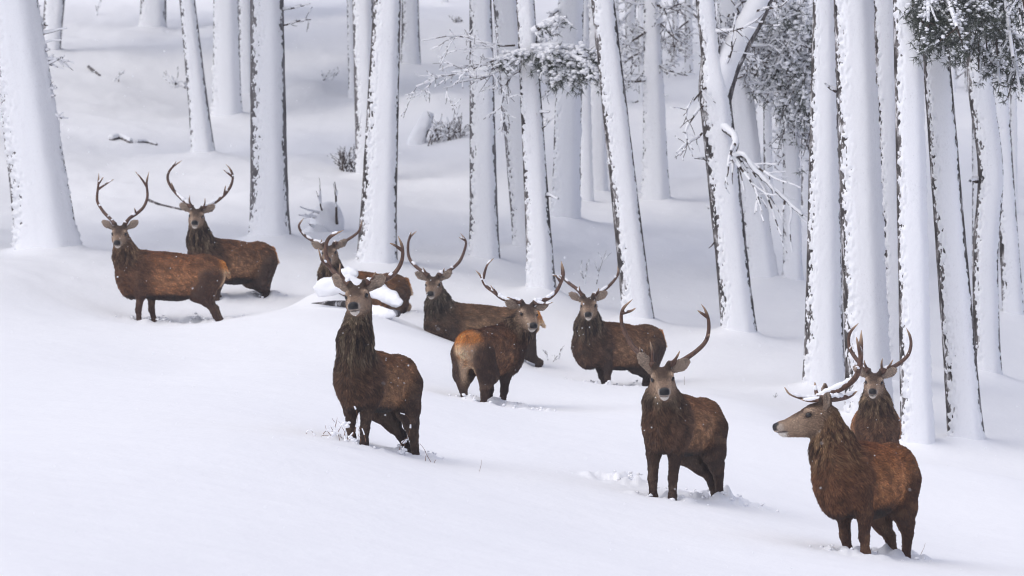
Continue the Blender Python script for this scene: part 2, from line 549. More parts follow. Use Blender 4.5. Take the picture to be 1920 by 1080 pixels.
CROWNS = [crown_mesh(s, 6500, 3.2) for s in (1, 2, 3)]  # dense unseen crowns, shaped to shade the slope below
THIN_CROWNS = [crown_mesh(s, 260, 2.2) for s in (4, 5, 6)]  # unseen crowns kept sparse so that the slope below stays brighter

TREE = {}
def axis_of(t, bend=None):
    """returns functions of pixel row v -> centre u and half width, in pixels"""
    _, l0, r0, l1, r1, vb, d, _ = t
    def f(v):
        k = (v - 0.0) / max(vb, 1.0)
        c = (l0 + r0) / 2 * (1 - k) + (l1 + r1) / 2 * k
        w0, w1 = (r0 - l0) / 2, (r1 - l1) / 2
        k2 = np.clip(k, -3, 1.2)
        w = w0 * (1 - k2) + w1 * k2
        w = np.clip(w, min(w0, w1) * 0.6, max(w0, w1) * 1.05)
        if t[0] == 'R':
            w = w * (1 - 0.40 * smooth(175, 95, v))
        if bend is not None:
            c = c + bend(v)
        return c, w
    return f

def build_tree(i, t, bend=None):
    key, l0, r0, l1, r1, vb, d, label = t
    s = FPX / d
    f = axis_of(t, bend)
    base = px((l1 + r1) / 2, vb, d)
    zg = float(ground_z(base[0], d)[0])
    root = link("conifer_tree", None, loc=(base[0], d, zg), label=label, category="tree", group="conifer trunks plastered with blown snow")
    O = np.array([base[0], d, zg])
    wpx = (r1 - l1) * 1024 / 1920
    nth = int(np.clip(wpx * 2.2, 16, 72))
    rows = int(np.clip((vb + 60) * 0.42, 24, 260))
    vv = np.concatenate([np.linspace(vb + 40, -25, rows), np.linspace(-60, -60 - 11.0 * s, 10)])
    c, w = f(vv)
    z = (540 - vv) / s
    x = (c - 960) / s
    h = z - zg
    r = w / s
    r = r * (1 - 0.5 * smooth(4.5, 16, h))
    flare = 1 + 0.14 * np.exp(-np.maximum(h, 0) / 0.35)
    P = np.stack([x, np.full_like(x, d), z], -1) - O
    r = r * flare
    # bark trunk
    nb = int(np.clip(nth * 0.8, 14, 40))
    th = np.linspace(0, 2 * np.pi, nb, endpoint=False)
    dirs = np.stack([np.sin(th), -np.cos(th), 0 * th], -1)
    N3 = np.stack([np.cos(th)[None] * 2.2 + 0 * h[:, None], np.sin(th)[None] * 2.2 + 0 * h[:, None], h[:, None] * 3.0 + 0 * th[None]], -1) + i * 13.7
    rb = r[:, None] * 0.99 * (1 + 0.03 * fbm(N3 * 1.6, 5, 3))
    V = (P[:, None] + dirs[None] * rb[..., None]).reshape(-1, 3)
    link("trunk", mk_mesh("trunk", V, [grid_faces(len(vv), nb, True)], [M_HAZED_BARK if d > 78.5 else M_BARK]), root)  # far trunks get the bark paled for haze
    # wind-plastered snow: a wedge of two facets with a soft ridge, ragged along both bark strips
    rnd = np.random.default_rng(100 + i)
    edgeL = math.radians(rnd.uniform(-56, -47))
    edgeR = math.radians(rnd.uniform(56, 64))
    if key in ('A', 'Y', 'W'):
        edgeR = math.radians(82)
    if key == 'A':
        edgeL = math.radians(-60)
    if key in ('E', 'M', 'Q', 'S', 'T', 'O', 'N'):
        edgeL, edgeR = math.radians(-66), math.radians(72)
    ridge = math.radians(rnd.uniform(14, 26))
    ta = np.linspace(edgeL - 0.45, edgeR + 0.3, nth)
    n1, n2 = ridge - math.radians(34), ridge + math.radians(40)
    k1 = 1.02 / np.maximum(np.cos(ta - n1), 0.25)
    k2 = 1.02 / np.maximum(np.cos(ta - n2), 0.25)
    kk = -np.log(np.exp(-9 * k1) + np.exp(-9 * k2) + np.exp(-9 * 1.16)) / 9
    kk = np.maximum(kk, 1.0)
    D = np.stack([np.sin(ta), -np.cos(ta), 0 * ta], -1)
    nn = np.stack([np.sin(ta)[None] * r[:, None] / 0.028, -np.cos(ta)[None] * r[:, None] / 0.028, h[:, None] / 0.040 + 0 * ta[None]], -1) + i * 7.3
    fine = fbm(nn, 11, 3, 0.6)
    coarse = fbm(nn * np.array([0.25, 0.25, 0.12]), 12, 2)
    mid = (edgeL + edgeR) / 2
    # coverage: positive well inside, negative outside the edges
    cov = np.minimum((ta - edgeL), (edgeR - ta))[None] + 0.14 * coarse
    lim = np.where((ta < mid)[None], 0.32, 0.13)
    cov = cov / lim + 2.2 * fine
    low = smooth(0.5, 0.0, h)[:, None]
    cov = cov + 1.2 * low
    thick = np.clip(cov, -1.2, 1.6) * 0.014
    Rs = r[:, None] * (0.985 + (kk[None] - 1.0) * smooth(-0.3, 2.5, cov)) + thick + 0.004 * fine + 0.006 * coarse
    V = (P[:, None] + D[None] * Rs[..., None]).reshape(-1, 3)
    link("plastered_snow", mk_mesh("plastered_snow", V, [grid_faces(len(vv), nth)], [M_FROST]), root)
    # crown, unseen above the frame, its density shaped for the shade it casts
    cr = link("crown", (CROWNS if l1 < 668 else THIN_CROWNS)[i % 3], root, loc=P[-1] + np.array([0, 0, -7.3]))
    cr.rotation_euler = (0, 0, i * 1.3)
    TREE[key] = (root, O, f, s, d)
    return root

def trunk_pt(key, v, side=0.0, dd=0.0):
    """world point on trunk 'key' at row v; side -1..1 across its width"""
    root, O, f, s, d = TREE[key]
    c, w = f(np.array([float(v)]))
    return px(float(c[0] + side * w[0]), v, d) + np.array([0, dd, 0])
# ------------------------------------------------------------------ stags
def fur_mat():
    m, nt, b = new_mat("fur")
    at = nt.nodes.new("ShaderNodeAttribute")
    at.attribute_name = "coat"
    nt.links.new(at.outputs["Color"], b.inputs["Base Color"])
    b.inputs["Roughness"].default_value = 0.55
    b.inputs["Specular IOR Level"].default_value = 0.22
    return m
M_FUR = fur_mat()

def skin_mat():
    m, nt, b = new_mat("hide")
    at = nt.nodes.new("ShaderNodeAttribute")
    at.attribute_name = "coat"
    nt.links.new(at.outputs["Color"], b.inputs["Base Color"])
    ro = nt.nodes.new("ShaderNodeAttribute")
    ro.attribute_name = "wet"
    mr = nt.nodes.new("ShaderNodeMapRange")
    mr.inputs["To Min"].default_value = 0.75
    mr.inputs["To Max"].default_value = 0.28
    nt.links.new(ro.outputs["Fac"], mr.inputs["Value"])
    nt.links.new(mr.outputs[0], b.inputs["Roughness"])
    b.inputs["Specular IOR Level"].default_value = 0.3
    n = noise_node(nt, 90, 4, 0.7, obj_coords(nt))
    bump(nt, b, n.outputs[0], 0.25, 0.006)
    return m
M_HIDE = skin_mat()

def horn_mat():
    m, nt, b = new_mat("antler")
    at = nt.nodes.new("ShaderNodeAttribute")
    at.attribute_name = "tip"
    n = noise_node(nt, 60, 4, 0.7, obj_coords(nt, (1, 1, 0.4)))
    dark = ramp(nt, n.outputs[0], [(0.3, (0.03, 0.014, 0.009)), (0.6, (0.115, 0.052, 0.03)), (0.8, (0.24, 0.14, 0.09))])
    mx = nt.nodes.new("ShaderNodeMix")
    mx.data_type = 'RGBA'
    nt.links.new(at.outputs["Fac"], mx.inputs[0])
    nt.links.new(dark, mx.inputs[6])
    mx.inputs[7].default_value = (0.42, 0.29, 0.19, 1)
    nt.links.new(mx.outputs[2], b.inputs["Base Color"])
    b.inputs["Roughness"].default_value = 0.5
    bump(nt, b, n.outputs[0], 0.5, 0.006)
    return m
M_HORN = horn_mat()

def eye_mat():
    m, nt, b = new_mat("eye_dark")
    b.inputs["Base Color"].default_value = (0.012, 0.008, 0.007, 1)
    b.inputs["Roughness"].default_value = 0.08
    return m
M_EYE = eye_mat()

# --- implicit shapes: every piece is (kind, params, k, group); groups: 0 trunk, 1 neck, 2 head, 3 ears, 4 legs
def sd_cone(p, a, b, ra, rb, flat=None):
    """tapering limb; flat=(axis, s): thinner along axis by s"""
    if flat is not None:
        n, s = flat
        p = p + ((p - a) @ n)[..., None] * n * (1 / s - 1)
        b = b + np.dot(b - a, n) * n * (1 / s - 1)
    ba = b - a
    h = np.clip(((p - a) @ ba) / np.dot(ba, ba), 0, 1)
    return np.linalg.norm(p - a - h[..., None] * ba, axis=-1) - (ra + (rb - ra) * h)

def sd_ell(p, c, R, rad):
    q = (p - c) @ R            # columns of R are the axes
    k0 = np.linalg.norm(q / rad, axis=-1)
    k1 = np.linalg.norm(q / (rad * rad), axis=-1)
    return k0 * (k0 - 1) / (k1 + 1e-9)

def sd_any(p, pr):
    if pr[0] == 'c':
        return sd_cone(p, *pr[1])
    return sd_ell(p, *pr[1])

def bounds(pr, m):
    if pr[0] == 'c':
        a, b, ra, rb = pr[1][:4]
        return np.minimum(a - ra, b - rb) - m, np.maximum(a + ra, b + rb) + m
    c, R, rad = pr[1]
    e = np.sqrt(((R * rad) ** 2).sum(1))
    return c - e - m, c + e + m

def surface(prims, cuts, h):
    lo = np.min([bounds(p, 0.05)[0] for p in prims], axis=0)
    hi = np.max([bounds(p, 0.05)[1] for p in prims], axis=0)
    n = np.ceil((hi - lo) / h).astype(int) + 1
    F = np.full(n, 0.2, np.float32)
    ax = [lo[i] + h * np.arange(n[i]) for i in range(3)]
    def window(pr, m):
        a, b = bounds(pr, m)
        s = [slice(max(0, int((a[i] - lo[i]) / h)), min(n[i], int((b[i] - lo[i]) / h) + 2)) for i in range(3)]
        P = np.stack(np.meshgrid(*[ax[i][s[i]] for i in range(3)], indexing='ij'), -1)
        return tuple(s), P
    for pr in prims:
        s, P = window(pr, 0.09)
        d = np.minimum(sd_any(P, pr), 0.2).astype(np.float32)
        f, k = F[s], pr[2]
        hh = np.clip(0.5 + 0.5 * (f - d) / k, 0, 1)
        F[s] = f + (d - f) * hh - k * hh * (1 - hh)
    for pr in cuts:
        s, P = window(pr, 0.03)
        d = -sd_any(P, pr).astype(np.float32)
        f, k = F[s], pr[2]
        hh = np.clip(0.5 - 0.5 * (f - d) / k, 0, 1)
        F[s] = f + (d - f) * hh + k * hh * (1 - hh)
    # surface nets
    neg = F < 0
    corner = [(0, 0, 0), (1, 0, 0), (0, 1, 0), (1, 1, 0), (0, 0, 1), (1, 0, 1), (0, 1, 1), (1, 1, 1)]
    c8 = np.stack([neg[c[0]:n[0] - 1 + c[0], c[1]:n[1] - 1 + c[1], c[2]:n[2] - 1 + c[2]] for c in corner], -1)
    cnt = c8.sum(-1)
    cell = np.argwhere((cnt > 0) & (cnt < 8))
    idx = np.full(np.array(n) - 1, -1, np.int32)
    idx[tuple(cell.T)] = np.arange(len(cell))
    val = np.stack([F[cell[:, 0] + c[0], cell[:, 1] + c[1], cell[:, 2] + c[2]] for c in corner], -1)
    acc = np.zeros((len(cell), 3))
    w = np.zeros(len(cell))
    for a in range(8):
        for b in range(a + 1, 8):
            ca, cb = np.array(corner[a]), np.array(corner[b])
            if np.abs(ca - cb).sum() != 1:
                continue
            va, vb = val[:, a], val[:, b]
            m = (va < 0) != (vb < 0)
            t = np.where(m, va / np.where(m, va - vb, 1), 0)
            acc += np.where(m[:, None], ca + t[:, None] * (cb - ca), 0)
            w += m
    V = lo + h * (cell + acc / w[:, None])
    quads = []
    for axis in range(3):
        sl0 = [slice(1, n[i] - 1) for i in range(3)]
        sl1 = [slice(1, n[i] - 1) for i in range(3)]
        sl0[axis], sl1[axis] = slice(0, n[axis] - 1), slice(1, n[axis])
        A0, A1 = neg[tuple(sl0)], neg[tuple(sl1)]
        e = np.argwhere(A0 != A1)
        flip = A0[tuple(e.T)]
        off = np.ones(3, int)
        off[axis] = 0
        e = e + off
        u, v = [(1, 2), (2, 0), (0, 1)][axis]
        du, dv = np.eye(3, dtype=int)[u], np.eye(3, dtype=int)[v]
        q = np.stack([idx[tuple((e - du - dv).T)], idx[tuple((e - dv).T)], idx[tuple(e.T)], idx[tuple((e - du).T)]], 1)
        q[~flip] = q[~flip][:, ::-1]
        quads.append(q)
    return V, np.vstack(quads)

def rot_axes(fwd, up):
    x = fwd / np.linalg.norm(fwd)
    y = np.cross(up, x)
    y /= np.linalg.norm(y)
    return np.stack([x, y, np.cross(x, y)], 1)     # columns forward, left, up

def lerp3(C, col, w):
    return C * (1 - w[:, None]) + np.asarray(col)[None] * w[:, None]

def vert_normals(V, Q):
    a, b, c, d = V[Q[:, 0]], V[Q[:, 1]], V[Q[:, 2]], V[Q[:, 3]]
    fn = np.cross(c - a, d - b)
    N = np.zeros_like(V)
    for k in range(4):
        np.add.at(N, Q[:, k], fn)
    return N / (np.linalg.norm(N, axis=1, keepdims=True) + 1e-12), np.linalg.norm(fn, axis=1) * 0.5

def build_stag(si, S):
    d = S['d']
    sc = FPX / d
    r = np.random.default_rng(500 + si)
    O = px(S['c'][0], S['c'][1], d)                      # middle of the trunk
    th = math.radians(S['head'])
    tilt = math.radians(S.get('tilt', 0))
    fwd = np.array([math.cos(th) * math.cos(tilt), math.sin(th) * math.cos(tilt), math.sin(tilt)])
    RB = rot_axes(fwd, np.array([0, 0, 1.0]))
    k = S.get('size', 1.0)
    L = lambda x, y, z: (RB @ (np.array([x, y, z]) * k))   # trunk local -> offset from O (z from the middle)
    Fx, Ly, Uz = RB[:, 0], RB[:, 1], RB[:, 2]
    g = S.get('girth', 1.0)
    tl = S.get('tall', 1.0)
    prims, cuts = [], []
    E = lambda c, rad, kk, grp, R=RB: prims.append(('e', (c, R, np.array(rad) * k), kk, grp))
    Cn = lambda a, b, ra, rb, kk, grp, flat=None: prims.append(('c', (a, b, ra * k, rb * k, flat), kk, grp))
    # trunk
    E(L(0.15, 0, -0.015), (0.44, 0.176 * g, 0.240 * tl), .03, 0)
    E(L(-0.08, 0, -0.035), (0.42, 0.192 * g, 0.238 * tl), .05, 0)
    E(L(-0.42, 0, 0.01), (0.27, 0.150 * g, 0.192 * tl), .05, 0)
    E(L(-0.54, 0, 0.0), (0.145, 0.120 * g, 0.155 * tl), .05, 0)
    E(L(0.36, 0, 0.06), (0.24, 0.105 * g, 0.195 * tl), .06, 0)        # withers
    E(L(0.45, 0, -0.07), (0.175, 0.140, 0.190 * tl), .06, 0)          # brisket
    for s in (1, -1):
        E(L(0.33, s * 0.115, -0.03), (0.145, 0.070, 0.20 * tl), .04, 0)   # shoulder blades
        E(L(-0.42, s * 0.092, -0.02), (0.18, 0.070, 0.185 * tl), .04, 0)  # haunches
    Cn(L(-0.66, 0, 0.13), L(-0.745, 0, -0.03), .035, .022, .03, 0)  # tail
    # head: placed by the middle between the antler bases
    hs = S.get('hs', 1.0) * k
    yaw, pit, rol = [math.radians(a) for a in S['look']]
    hf = np.array([math.sin(yaw) * math.cos(pit), -math.cos(yaw) * math.cos(pit), -math.sin(pit)])
    up0 = np.array([0, 0, 1.0])
    RH = rot_axes(hf, up0)
    # roll about the look direction
    c_, s_ = math.cos(rol), math.sin(rol)
    RH = np.stack([RH[:, 0], RH[:, 1] * c_ + RH[:, 2] * s_, RH[:, 2] * c_ - RH[:, 1] * s_], 1)
    bl, br = S['ant'][0]['beam'][0], S['ant'][1]['beam'][0]
    mid = ((bl[0] + br[0]) / 2, (bl[1] + br[1]) / 2)
    dh = S.get('hd')
    if dh is None:
        dh = (Fx * 0.66 * k)[1]
    Hped = px(mid[0], mid[1], d + dh) - O
    HO = Hped - RH @ (np.array([-0.035, 0, 0.098]) * hs)
    HL = lambda x, y, z: HO + RH @ (np.array([x, y, z]) * hs)
    EH = lambda c, rad, kk, grp=2, R=RH: prims.append(('e', (c, R, np.array(rad) * hs), kk, grp))
    CH = lambda a, b, ra, rb, kk, grp=2, flat=None: prims.append(('c', (a, b, ra * hs, rb * hs, flat), kk, grp))
    # neck
    poll = HL(-0.07, 0, -0.035)
    base = L(0.40, 0, 0.03)
    mana = L(0.50, 0, -0.02)
    hh = poll - base
    ctrl = base + hh * 0.5 + Fx * S.get('nb', 0.05) * k
    nk = [base, base * 0.25 + ctrl * 0.5 + poll * 0.25, poll]
    nr = S.get('neck', (.170, .128, .082))
    for q in range(2):
        Cn(nk[q], nk[q + 1], nr[q], nr[q + 1], .05, 1)
    thr = HL(-0.01, 0, -0.12)
    fr = np.array([hf[0] * 0.5 + Fx[0] * 0.5, hf[1] * 0.5 + Fx[1] * 0.5, 0])
    m1 = nk[1] + fr * 0.06 * k - np.array([0, 0, .03])
    Cn(mana, m1, .140, .108, .06, 1)
    Cn(m1, thr, .108, .062, .05, 1)
    # head
    EH(HL(-0.02, 0, 0), (0.105, 0.082, 0.086), .04)
    CH(HL(0.04, 0, -0.012), HL(0.215, 0, -0.048), .076, .044, .03)
    EH(HL(0.255, 0, -0.050), (0.047, 0.047, 0.040), .03)          # muzzle end
    EH(HL(0.286, 0, -0.041), (0.017, 0.031, 0.022), .012)         # nose pad
    CH(HL(-0.03, 0, -0.082), HL(0.235, 0, -0.094), .066, .023, .035)  # lower jaw
    for s in (1, -1):
        EH(HL(0.03, s * 0.048, -0.05), (0.085, 0.04, 0.062), .03)
        EH(HL(0.045, s * 0.060, 0.038), (0.045, 0.024, 0.022), .02)   # brow
        CH(HL(-0.035, s * 0.040, 0.07), HL(-0.038, s * 0.058, 0.108), .026, .021, .02)
        # ears
        el = S.get('ears', ((0, 0), (0, 0)))[0 if s == 1 else 1]
        eb, et = np.array([-0.055, s * 0.075, 0.045]), np.array([-0.075 + el[1], s * (0.212 - 0.7 * max(el[0], 0)), 0.140 + el[0]])
        em = eb * 0.42 + et * 0.58
        axis = RH[:, 0] * 0.93 + RH[:, 1] * s * 0.2 - RH[:, 2] * 0.12
        axis /= np.linalg.norm(axis)
        W = lambda q: HO + RH @ (q * hs)
        e2 = em * 0.5 + et * 0.5
        CH(W(eb), W(em), .022, .049, .012, 3, (axis, 0.40))
        CH(W(em), W(e2), .049, .036, .008, 3, (axis, 0.40))
        CH(W(e2), W(et), .036, .003, .008, 3, (axis, 0.40))
        cm = em * 0.92 + eb * 0.08 + np.array([0.022, s * 0.0, -0.002])
        cuts.append(('c', (W(eb * 0.5 + em * 0.5 + np.array([0.026, 0, 0])), W(em * 0.45 + et * 0.55 + np.array([0.020, 0, 0])), .030 * hs, .020 * hs, (axis, 0.6)), .010, 3))
        # eye socket
        cuts.append(('e', (HL(0.062, s * 0.092, 0.014), RH, np.array([0.020, 0.012, 0.014]) * hs), .012, 2))
        # nostrils
        cuts.append(('e', (HL(0.300, s * 0.019, -0.043), RH, np.array([0.010, 0.008, 0.006]) * hs), .006, 2))
    cuts.append(('e', (HL(0.262, 0, -0.079), RH, np.array([0.05, 0.06, 0.004]) * hs), .006, 2))     # mouth line
    if S.get('mouth'):
        cuts.append(('e', (HL(0.25, 0, -0.082), RH, np.array([0.05, 0.028, 0.010]) * hs), .006, 2))
    # legs
    feet = []
    names = ['fl', 'fr', 'hl', 'hr']
    for q, nm in enumerate(names):
        s = 1 if nm[1] == 'l' else -1
        spec = S['legs'].get(nm)
        if nm[0] == 'f':
            sh, el = L(0.35, s * 0.125, -0.08), L(0.30, s * 0.125, -0.26)
            dep = (O + L(0.33, s * 0.115, -0.5))[1]
        else:
            sh, el = L(-0.44, s * 0.115, -0.04), L(-0.36, s * 0.13, -0.24)
            dep = (O + L(-0.56, s * 0.11, -0.5))[1]
        if spec is None:
            foot = L(0.33 if nm[0] == 'f' else -0.56, s * 0.11, -S.get('ht', 0.52))
            vis = False
        else:
            foot = px(spec[0], spec[1], dep + (spec[2] if len(spec) > 2 else 0)) - O
            vis = True
        if nm[0] == 'f':
            if vis:
                sh_ = np.clip((foot - el)[0], -.16, .16) * np.array([1.0, 0, 0])
                el = el + sh_ * 0.75
                sh = sh + sh_ * 0.45
            kn = el * 0.42 + foot * 0.58 + Fx * 0.018 * k
            dn = foot - kn
            dn = dn / np.linalg.norm(dn)
            end = foot + np.array([dn[0] * 0.3, dn[1] * 0.3, -1]) * 0.34 * k
            Cn(sh, el, .074, .055, .04, 4)
            Cn(el, kn, .052, .034, .03, 4)
            Cn(kn, foot, .036, .027, .02, 4)
            Cn(foot, end, .034, .031, .02, 4)
        else:
            hk = spec[3] if (spec is not None and len(spec) > 3) else None
            if hk is None:
                if vis:
                    el = el + np.clip((foot - el)[0], -.10, .10) * np.array([0.4, 0, 0])
                hock = el * 0.36 + foot * 0.64 - Fx * 0.085 * k
            else:
                hock = px(hk[0], hk[1], dep) - O
            dn = foot - hock
            dn = dn / (np.linalg.norm(dn) + 1e-6)
            end = foot + np.array([dn[0] * 0.3, dn[1] * 0.3, -1]) * 0.34 * k
            Cn(sh, el, .105, .090, .05, 4)
            Cn(L(-0.55, s * 0.088, -0.04), el * 0.25 + hock * 0.75, .084, .042, .05, 4)
            Cn(el, el * 0.45 + hock * 0.55, .098, .058, .05, 4)
            Cn(el * 0.45 + hock * 0.55, hock, .052, .034, .03, 4)
            Cn(hock, foot, .037, .028, .03, 4)
            Cn(foot, end, .034, .031, .02, 4)
        feet.append((foot + O, vis))
    h = S.get('cell', 0.0125)
    V, Q = surface(prims, cuts, h)
    N, fa = vert_normals(V, Q)
    def groups(P):
        G = np.full((len(P), 5), 0.5)
        for pr in prims:
            G[:, pr[3]] = np.minimum(G[:, pr[3]], sd_any(P, pr))
        return G
    tint = np.array(S.get('tint', (1, 1, 1)))
    hood = S.get('dark', 1.0)
    def coat(P, Nn):
        """base colour of the coat, plus fur length, wetness"""
        G = groups(P)
        q = (P @ RB) / k                 # body coordinates
        x, y, z = q[:, 0], q[:, 1], q[:, 2]
        hq = ((P - HO) @ RH) / hs
        hx, hy, hz = hq[:, 0], hq[:, 1], hq[:, 2]
        wsum = np.exp(-np.clip(G - G.min(1, keepdims=True), 0, 1) / 0.018)
        W = wsum / wsum.sum(1, keepdims=True)
        mv = W[:, 1] * smooth(0.20, -0.04, z + 0.06 * fbm(q * 7, 33 + si, 2))
        W[:, 1] -= mv
        W[:, 0] += mv
        nz = fbm(q * np.array([2.5, 5, 5]), 40 + si, 3)
        nf = fbm(q * np.array([9, 16, 14]), 60 + si, 3)
        tuft = fbm(np.stack([x * 16 + z * 8, y * 34, z * 30 - x * 9], -1), 66 + si, 2)
        zz = z + 0.05 * nz
        # trunk
        C = np.tile(np.array([0.118, 0.056, 0.030]), (len(P), 1))
        C = lerp3(C, (0.20, 0.108, 0.062), smooth(-0.26, -0.02, -np.abs(zz + 0.06)) * smooth(0.36, 0.12, x) * 0.85)
        C = lerp3(C, (0.075, 0.033, 0.018), smooth(0.17, 0.27, zz))
        C = lerp3(C, (0.060, 0.033, 0.022), smooth(0.16, 0.34, x + 0.08 * nz) * 0.85)     # shoulder
        C = lerp3(C, (0.085, 0.046, 0.028), smooth(-0.30, -0.48, x + 0.06 * nz) * 0.6)
        C = lerp3(C, (0.018, 0.011, 0.008), smooth(-0.20, -0.27, zz) * smooth(-0.62, -0.4, x))
        C = C * hood * np.exp(0.28 * nf + 0.22 * nz + 0.75 * tuft)[:, None]
        # rump patch
        pt = S.get('patch', (0.100, -0.575, -0.68))
        pw = (pt[0] + 0.02) * (0.50 + 0.50 * smooth(-0.16, 0.08, z))
        rp = smooth(pt[1], pt[2], x + 0.02 * nf) * smooth(pw + .05, pw - .05, np.abs(y) + 0.03 * nf) * smooth(-0.36, -0.30, z)
        rc = np.tile(np.array([0.36, 0.155, 0.055]), (len(P), 1))
        rc = lerp3(rc, (0.46, 0.33, 0.23), smooth(0.10, -0.02, z))
        rc = lerp3(rc, (0.22, 0.10, 0.04), smooth(0.0, 0.9, nf))
        C = C * (1 - rp[:, None]) + rc * rp[:, None]
        trunk = C
        lp_ = smooth(0.10, 0.05, np.abs(y)) * smooth(pt[1] + .05, pt[2], x) * smooth(-0.36, -0.25, z)
        # neck with its mane
        st = fbm(np.stack([x * 48, y * 48, z * 7], -1), 80 + si, 2)
        neck = np.tile(np.array([0.058, 0.036, 0.025]), (len(P), 1))
        neck = lerp3(neck, (0.14, 0.10, 0.068), smooth(-0.1, 0.45, st))
        neck = lerp3(neck, (0.016, 0.010, 0.008), smooth(0.0, 0.5, -st))
        # legs
        leg = np.tile(np.array([0.050, 0.027, 0.019]), (len(P), 1))
        leg = lerp3(leg, (0.12, 0.072, 0.048), smooth(-0.1, 0.5, nf) * 0.7)
        inner = smooth(0.0, 0.9, -np.sign(y) * (Nn @ Ly)) * smooth(-0.2, -0.34, x) * smooth(-0.15, -0.3, z)
        leg = lerp3(leg, (0.16, 0.11, 0.08), inner * 0.6)
        leg = leg * (1 - lp_[:, None]) + rc * lp_[:, None]
        # head
        hn = fbm(hq * 28, 90 + si, 3)
        hd = np.tile(np.array([0.165, 0.112, 0.078]), (len(P), 1))
        hd = lerp3(hd, (0.30, 0.22, 0.16), smooth(0.05, 0.16, hx) * smooth(0.015, 0.045, np.abs(hy)) * 0.7)
        hd = lerp3(hd, (0.034, 0.021, 0.014), smooth(0.035, 0.080, hz + 0.012 * hn) * smooth(0.10, 0.03, hx))   # crown of the head
        hd = lerp3(hd, (0.052, 0.033, 0.024), smooth(0.058, 0.026, np.abs(hy) + 0.012 * hn) * smooth(-0.02, 0.02, hz) * smooth(0.20, 0.10, hx) * 0.9)
        hd = lerp3(hd, (0.42, 0.31, 0.23), np.exp(-(((hx - 0.058) / 0.036) ** 2 + ((hz - 0.040) / 0.018) ** 2)) * smooth(0.05, 0.07, np.abs(hy)) * 0.8)
        hd = lerp3(hd, (0.04, 0.025, 0.02), np.exp(-(((hx - 0.085) / 0.018) ** 2 + ((hz - 0.002) / 0.012) ** 2)) * smooth(0.05, 0.07, np.abs(hy)) * 0.8)
        hd = lerp3(hd, (0.020, 0.013, 0.011), np.exp(-(((hx - 0.062) / 0.026) ** 2 + ((hz - 0.014) / 0.019) ** 2)) * smooth(0.055, 0.07, np.abs(hy)))
        hd = lerp3(hd, (0.36, 0.30, 0.255), smooth(0.225, 0.250, hx) * smooth(-0.015, -0.03, hz) * 0.8)
        hd = lerp3(hd, (0.62, 0.56, 0.50), smooth(0.20, 0.235, hx) * smooth(-0.072, -0.085, hz) * 0.9)
        hd = lerp3(hd, (0.10, 0.07, 0.05), smooth(-0.075, -0.12, hz) * smooth(0.14, 0.05, hx) * 0.6)
        nose = smooth(0.258, 0.270, hx) * smooth(0.042, 0.036, np.abs(hy)) * smooth(-0.070, -0.062, hz)
        hd = lerp3(hd, (0.011, 0.010, 0.011), nose)
        mouth = smooth(0.006, 0.003, np.abs(hz + 0.0795)) * smooth(0.20, 0.22, hx)
        hd = lerp3(hd, (0.04, 0.025, 0.025), mouth * 0.8)
        # ears
        inn = smooth(-0.1, 0.35, Nn @ RH[:, 0])
        ear = np.tile(np.array([0.080, 0.052, 0.036]), (len(P), 1))
        ey = (np.abs(hy) - 0.075) / 0.14
        ein = np.tile(np.array([0.25, 0.195, 0.155]), (len(P), 1))
        ein = lerp3(ein, (0.10, 0.08, 0.065), smooth(0.1, 0.5, hn) * 0.9)
        ear = ear * (1 - inn[:, None]) + ein * inn[:, None]
        C = W[:, 0:1] * trunk + W[:, 1:2] * neck + W[:, 2:3] * hd + W[:, 3:4] * ear + W[:, 4:5] * leg
        C = C * np.where((W[:, 2:4].sum(1) > 0.5)[:, None], np.ones(3)[None], tint[None] * (1 - rp[:, None]) + rp[:, None])
        ln = W[:, 0] * (0.026 + 0.010 * smooth(0.2, 0.4, x)) + W[:, 1] * 0.052 + W[:, 2] * 0.012 + W[:, 3] * 0.013 + W[:, 4] * 0.016
        ln = ln * (1 - W[:, 2] * smooth(0.19, 0.24, hx) * 0.7)
        return C, ln, nose * W[:, 2], W, hq
    C, ln, wet, W, hq = coat(V, N)
    me = mk_mesh("stag", V, [Q], [M_HIDE])
    ca = me.attributes.new("coat", 'FLOAT_COLOR', 'POINT')
    ca.data.foreach_set("color", np.hstack([C, np.ones((len(C), 1))]).astype(np.float32).ravel())
    wa = me.attributes.new("wet", 'FLOAT', 'POINT')
    wa.data.foreach_set("value", wet.astype(np.float32))
    root = link("stag", me, loc=O, label=S['label'], category="stag", group="red deer stags standing in deep snow")
    # eyes
    for s in (1, -1):
        v, f = ico()
        bm = Bag()
        t = np.linspace(0, np.pi, 9)
        a = np.linspace(0, 2 * np.pi, 12, endpoint=False)
        sp = np.stack([np.sin(t)[:, None] * np.cos(a), np.sin(t)[:, None] * np.sin(a), np.cos(t)[:, None] + 0 * a], -1).reshape(-1, 3)
        c = HL(0.060, s * 0.0735, 0.014)
        link("eye", mk_mesh("eye", c + (sp * np.array([0.022, 0.0175, 0.0185]) * hs) @ RH.T, [grid_faces(9, 12, True)], [M_EYE]), root)
    # fur: tapering hairs rooted on the hide
    nh = S['hairs']
    wgt = fa * (1.0 + 0.0)
    qW = W[Q].mean(1)
    wgt = wgt * (qW[:, 0] * 1.0 + qW[:, 1] * 1.25 + qW[:, 2] * 2.6 + qW[:, 3] * 2.6 + qW[:, 4] * 1.2)
    # hide deep in the snow needs none
    fi = r.choice(len(Q), nh, p=wgt / wgt.sum())
    b1, b2 = r.uniform(0, 1, (2, nh, 1))
    P = (V[Q[fi, 0]] * (1 - b1) + V[Q[fi, 1]] * b1) * (1 - b2) + (V[Q[fi, 3]] * (1 - b1) + V[Q[fi, 2]] * b1) * b2
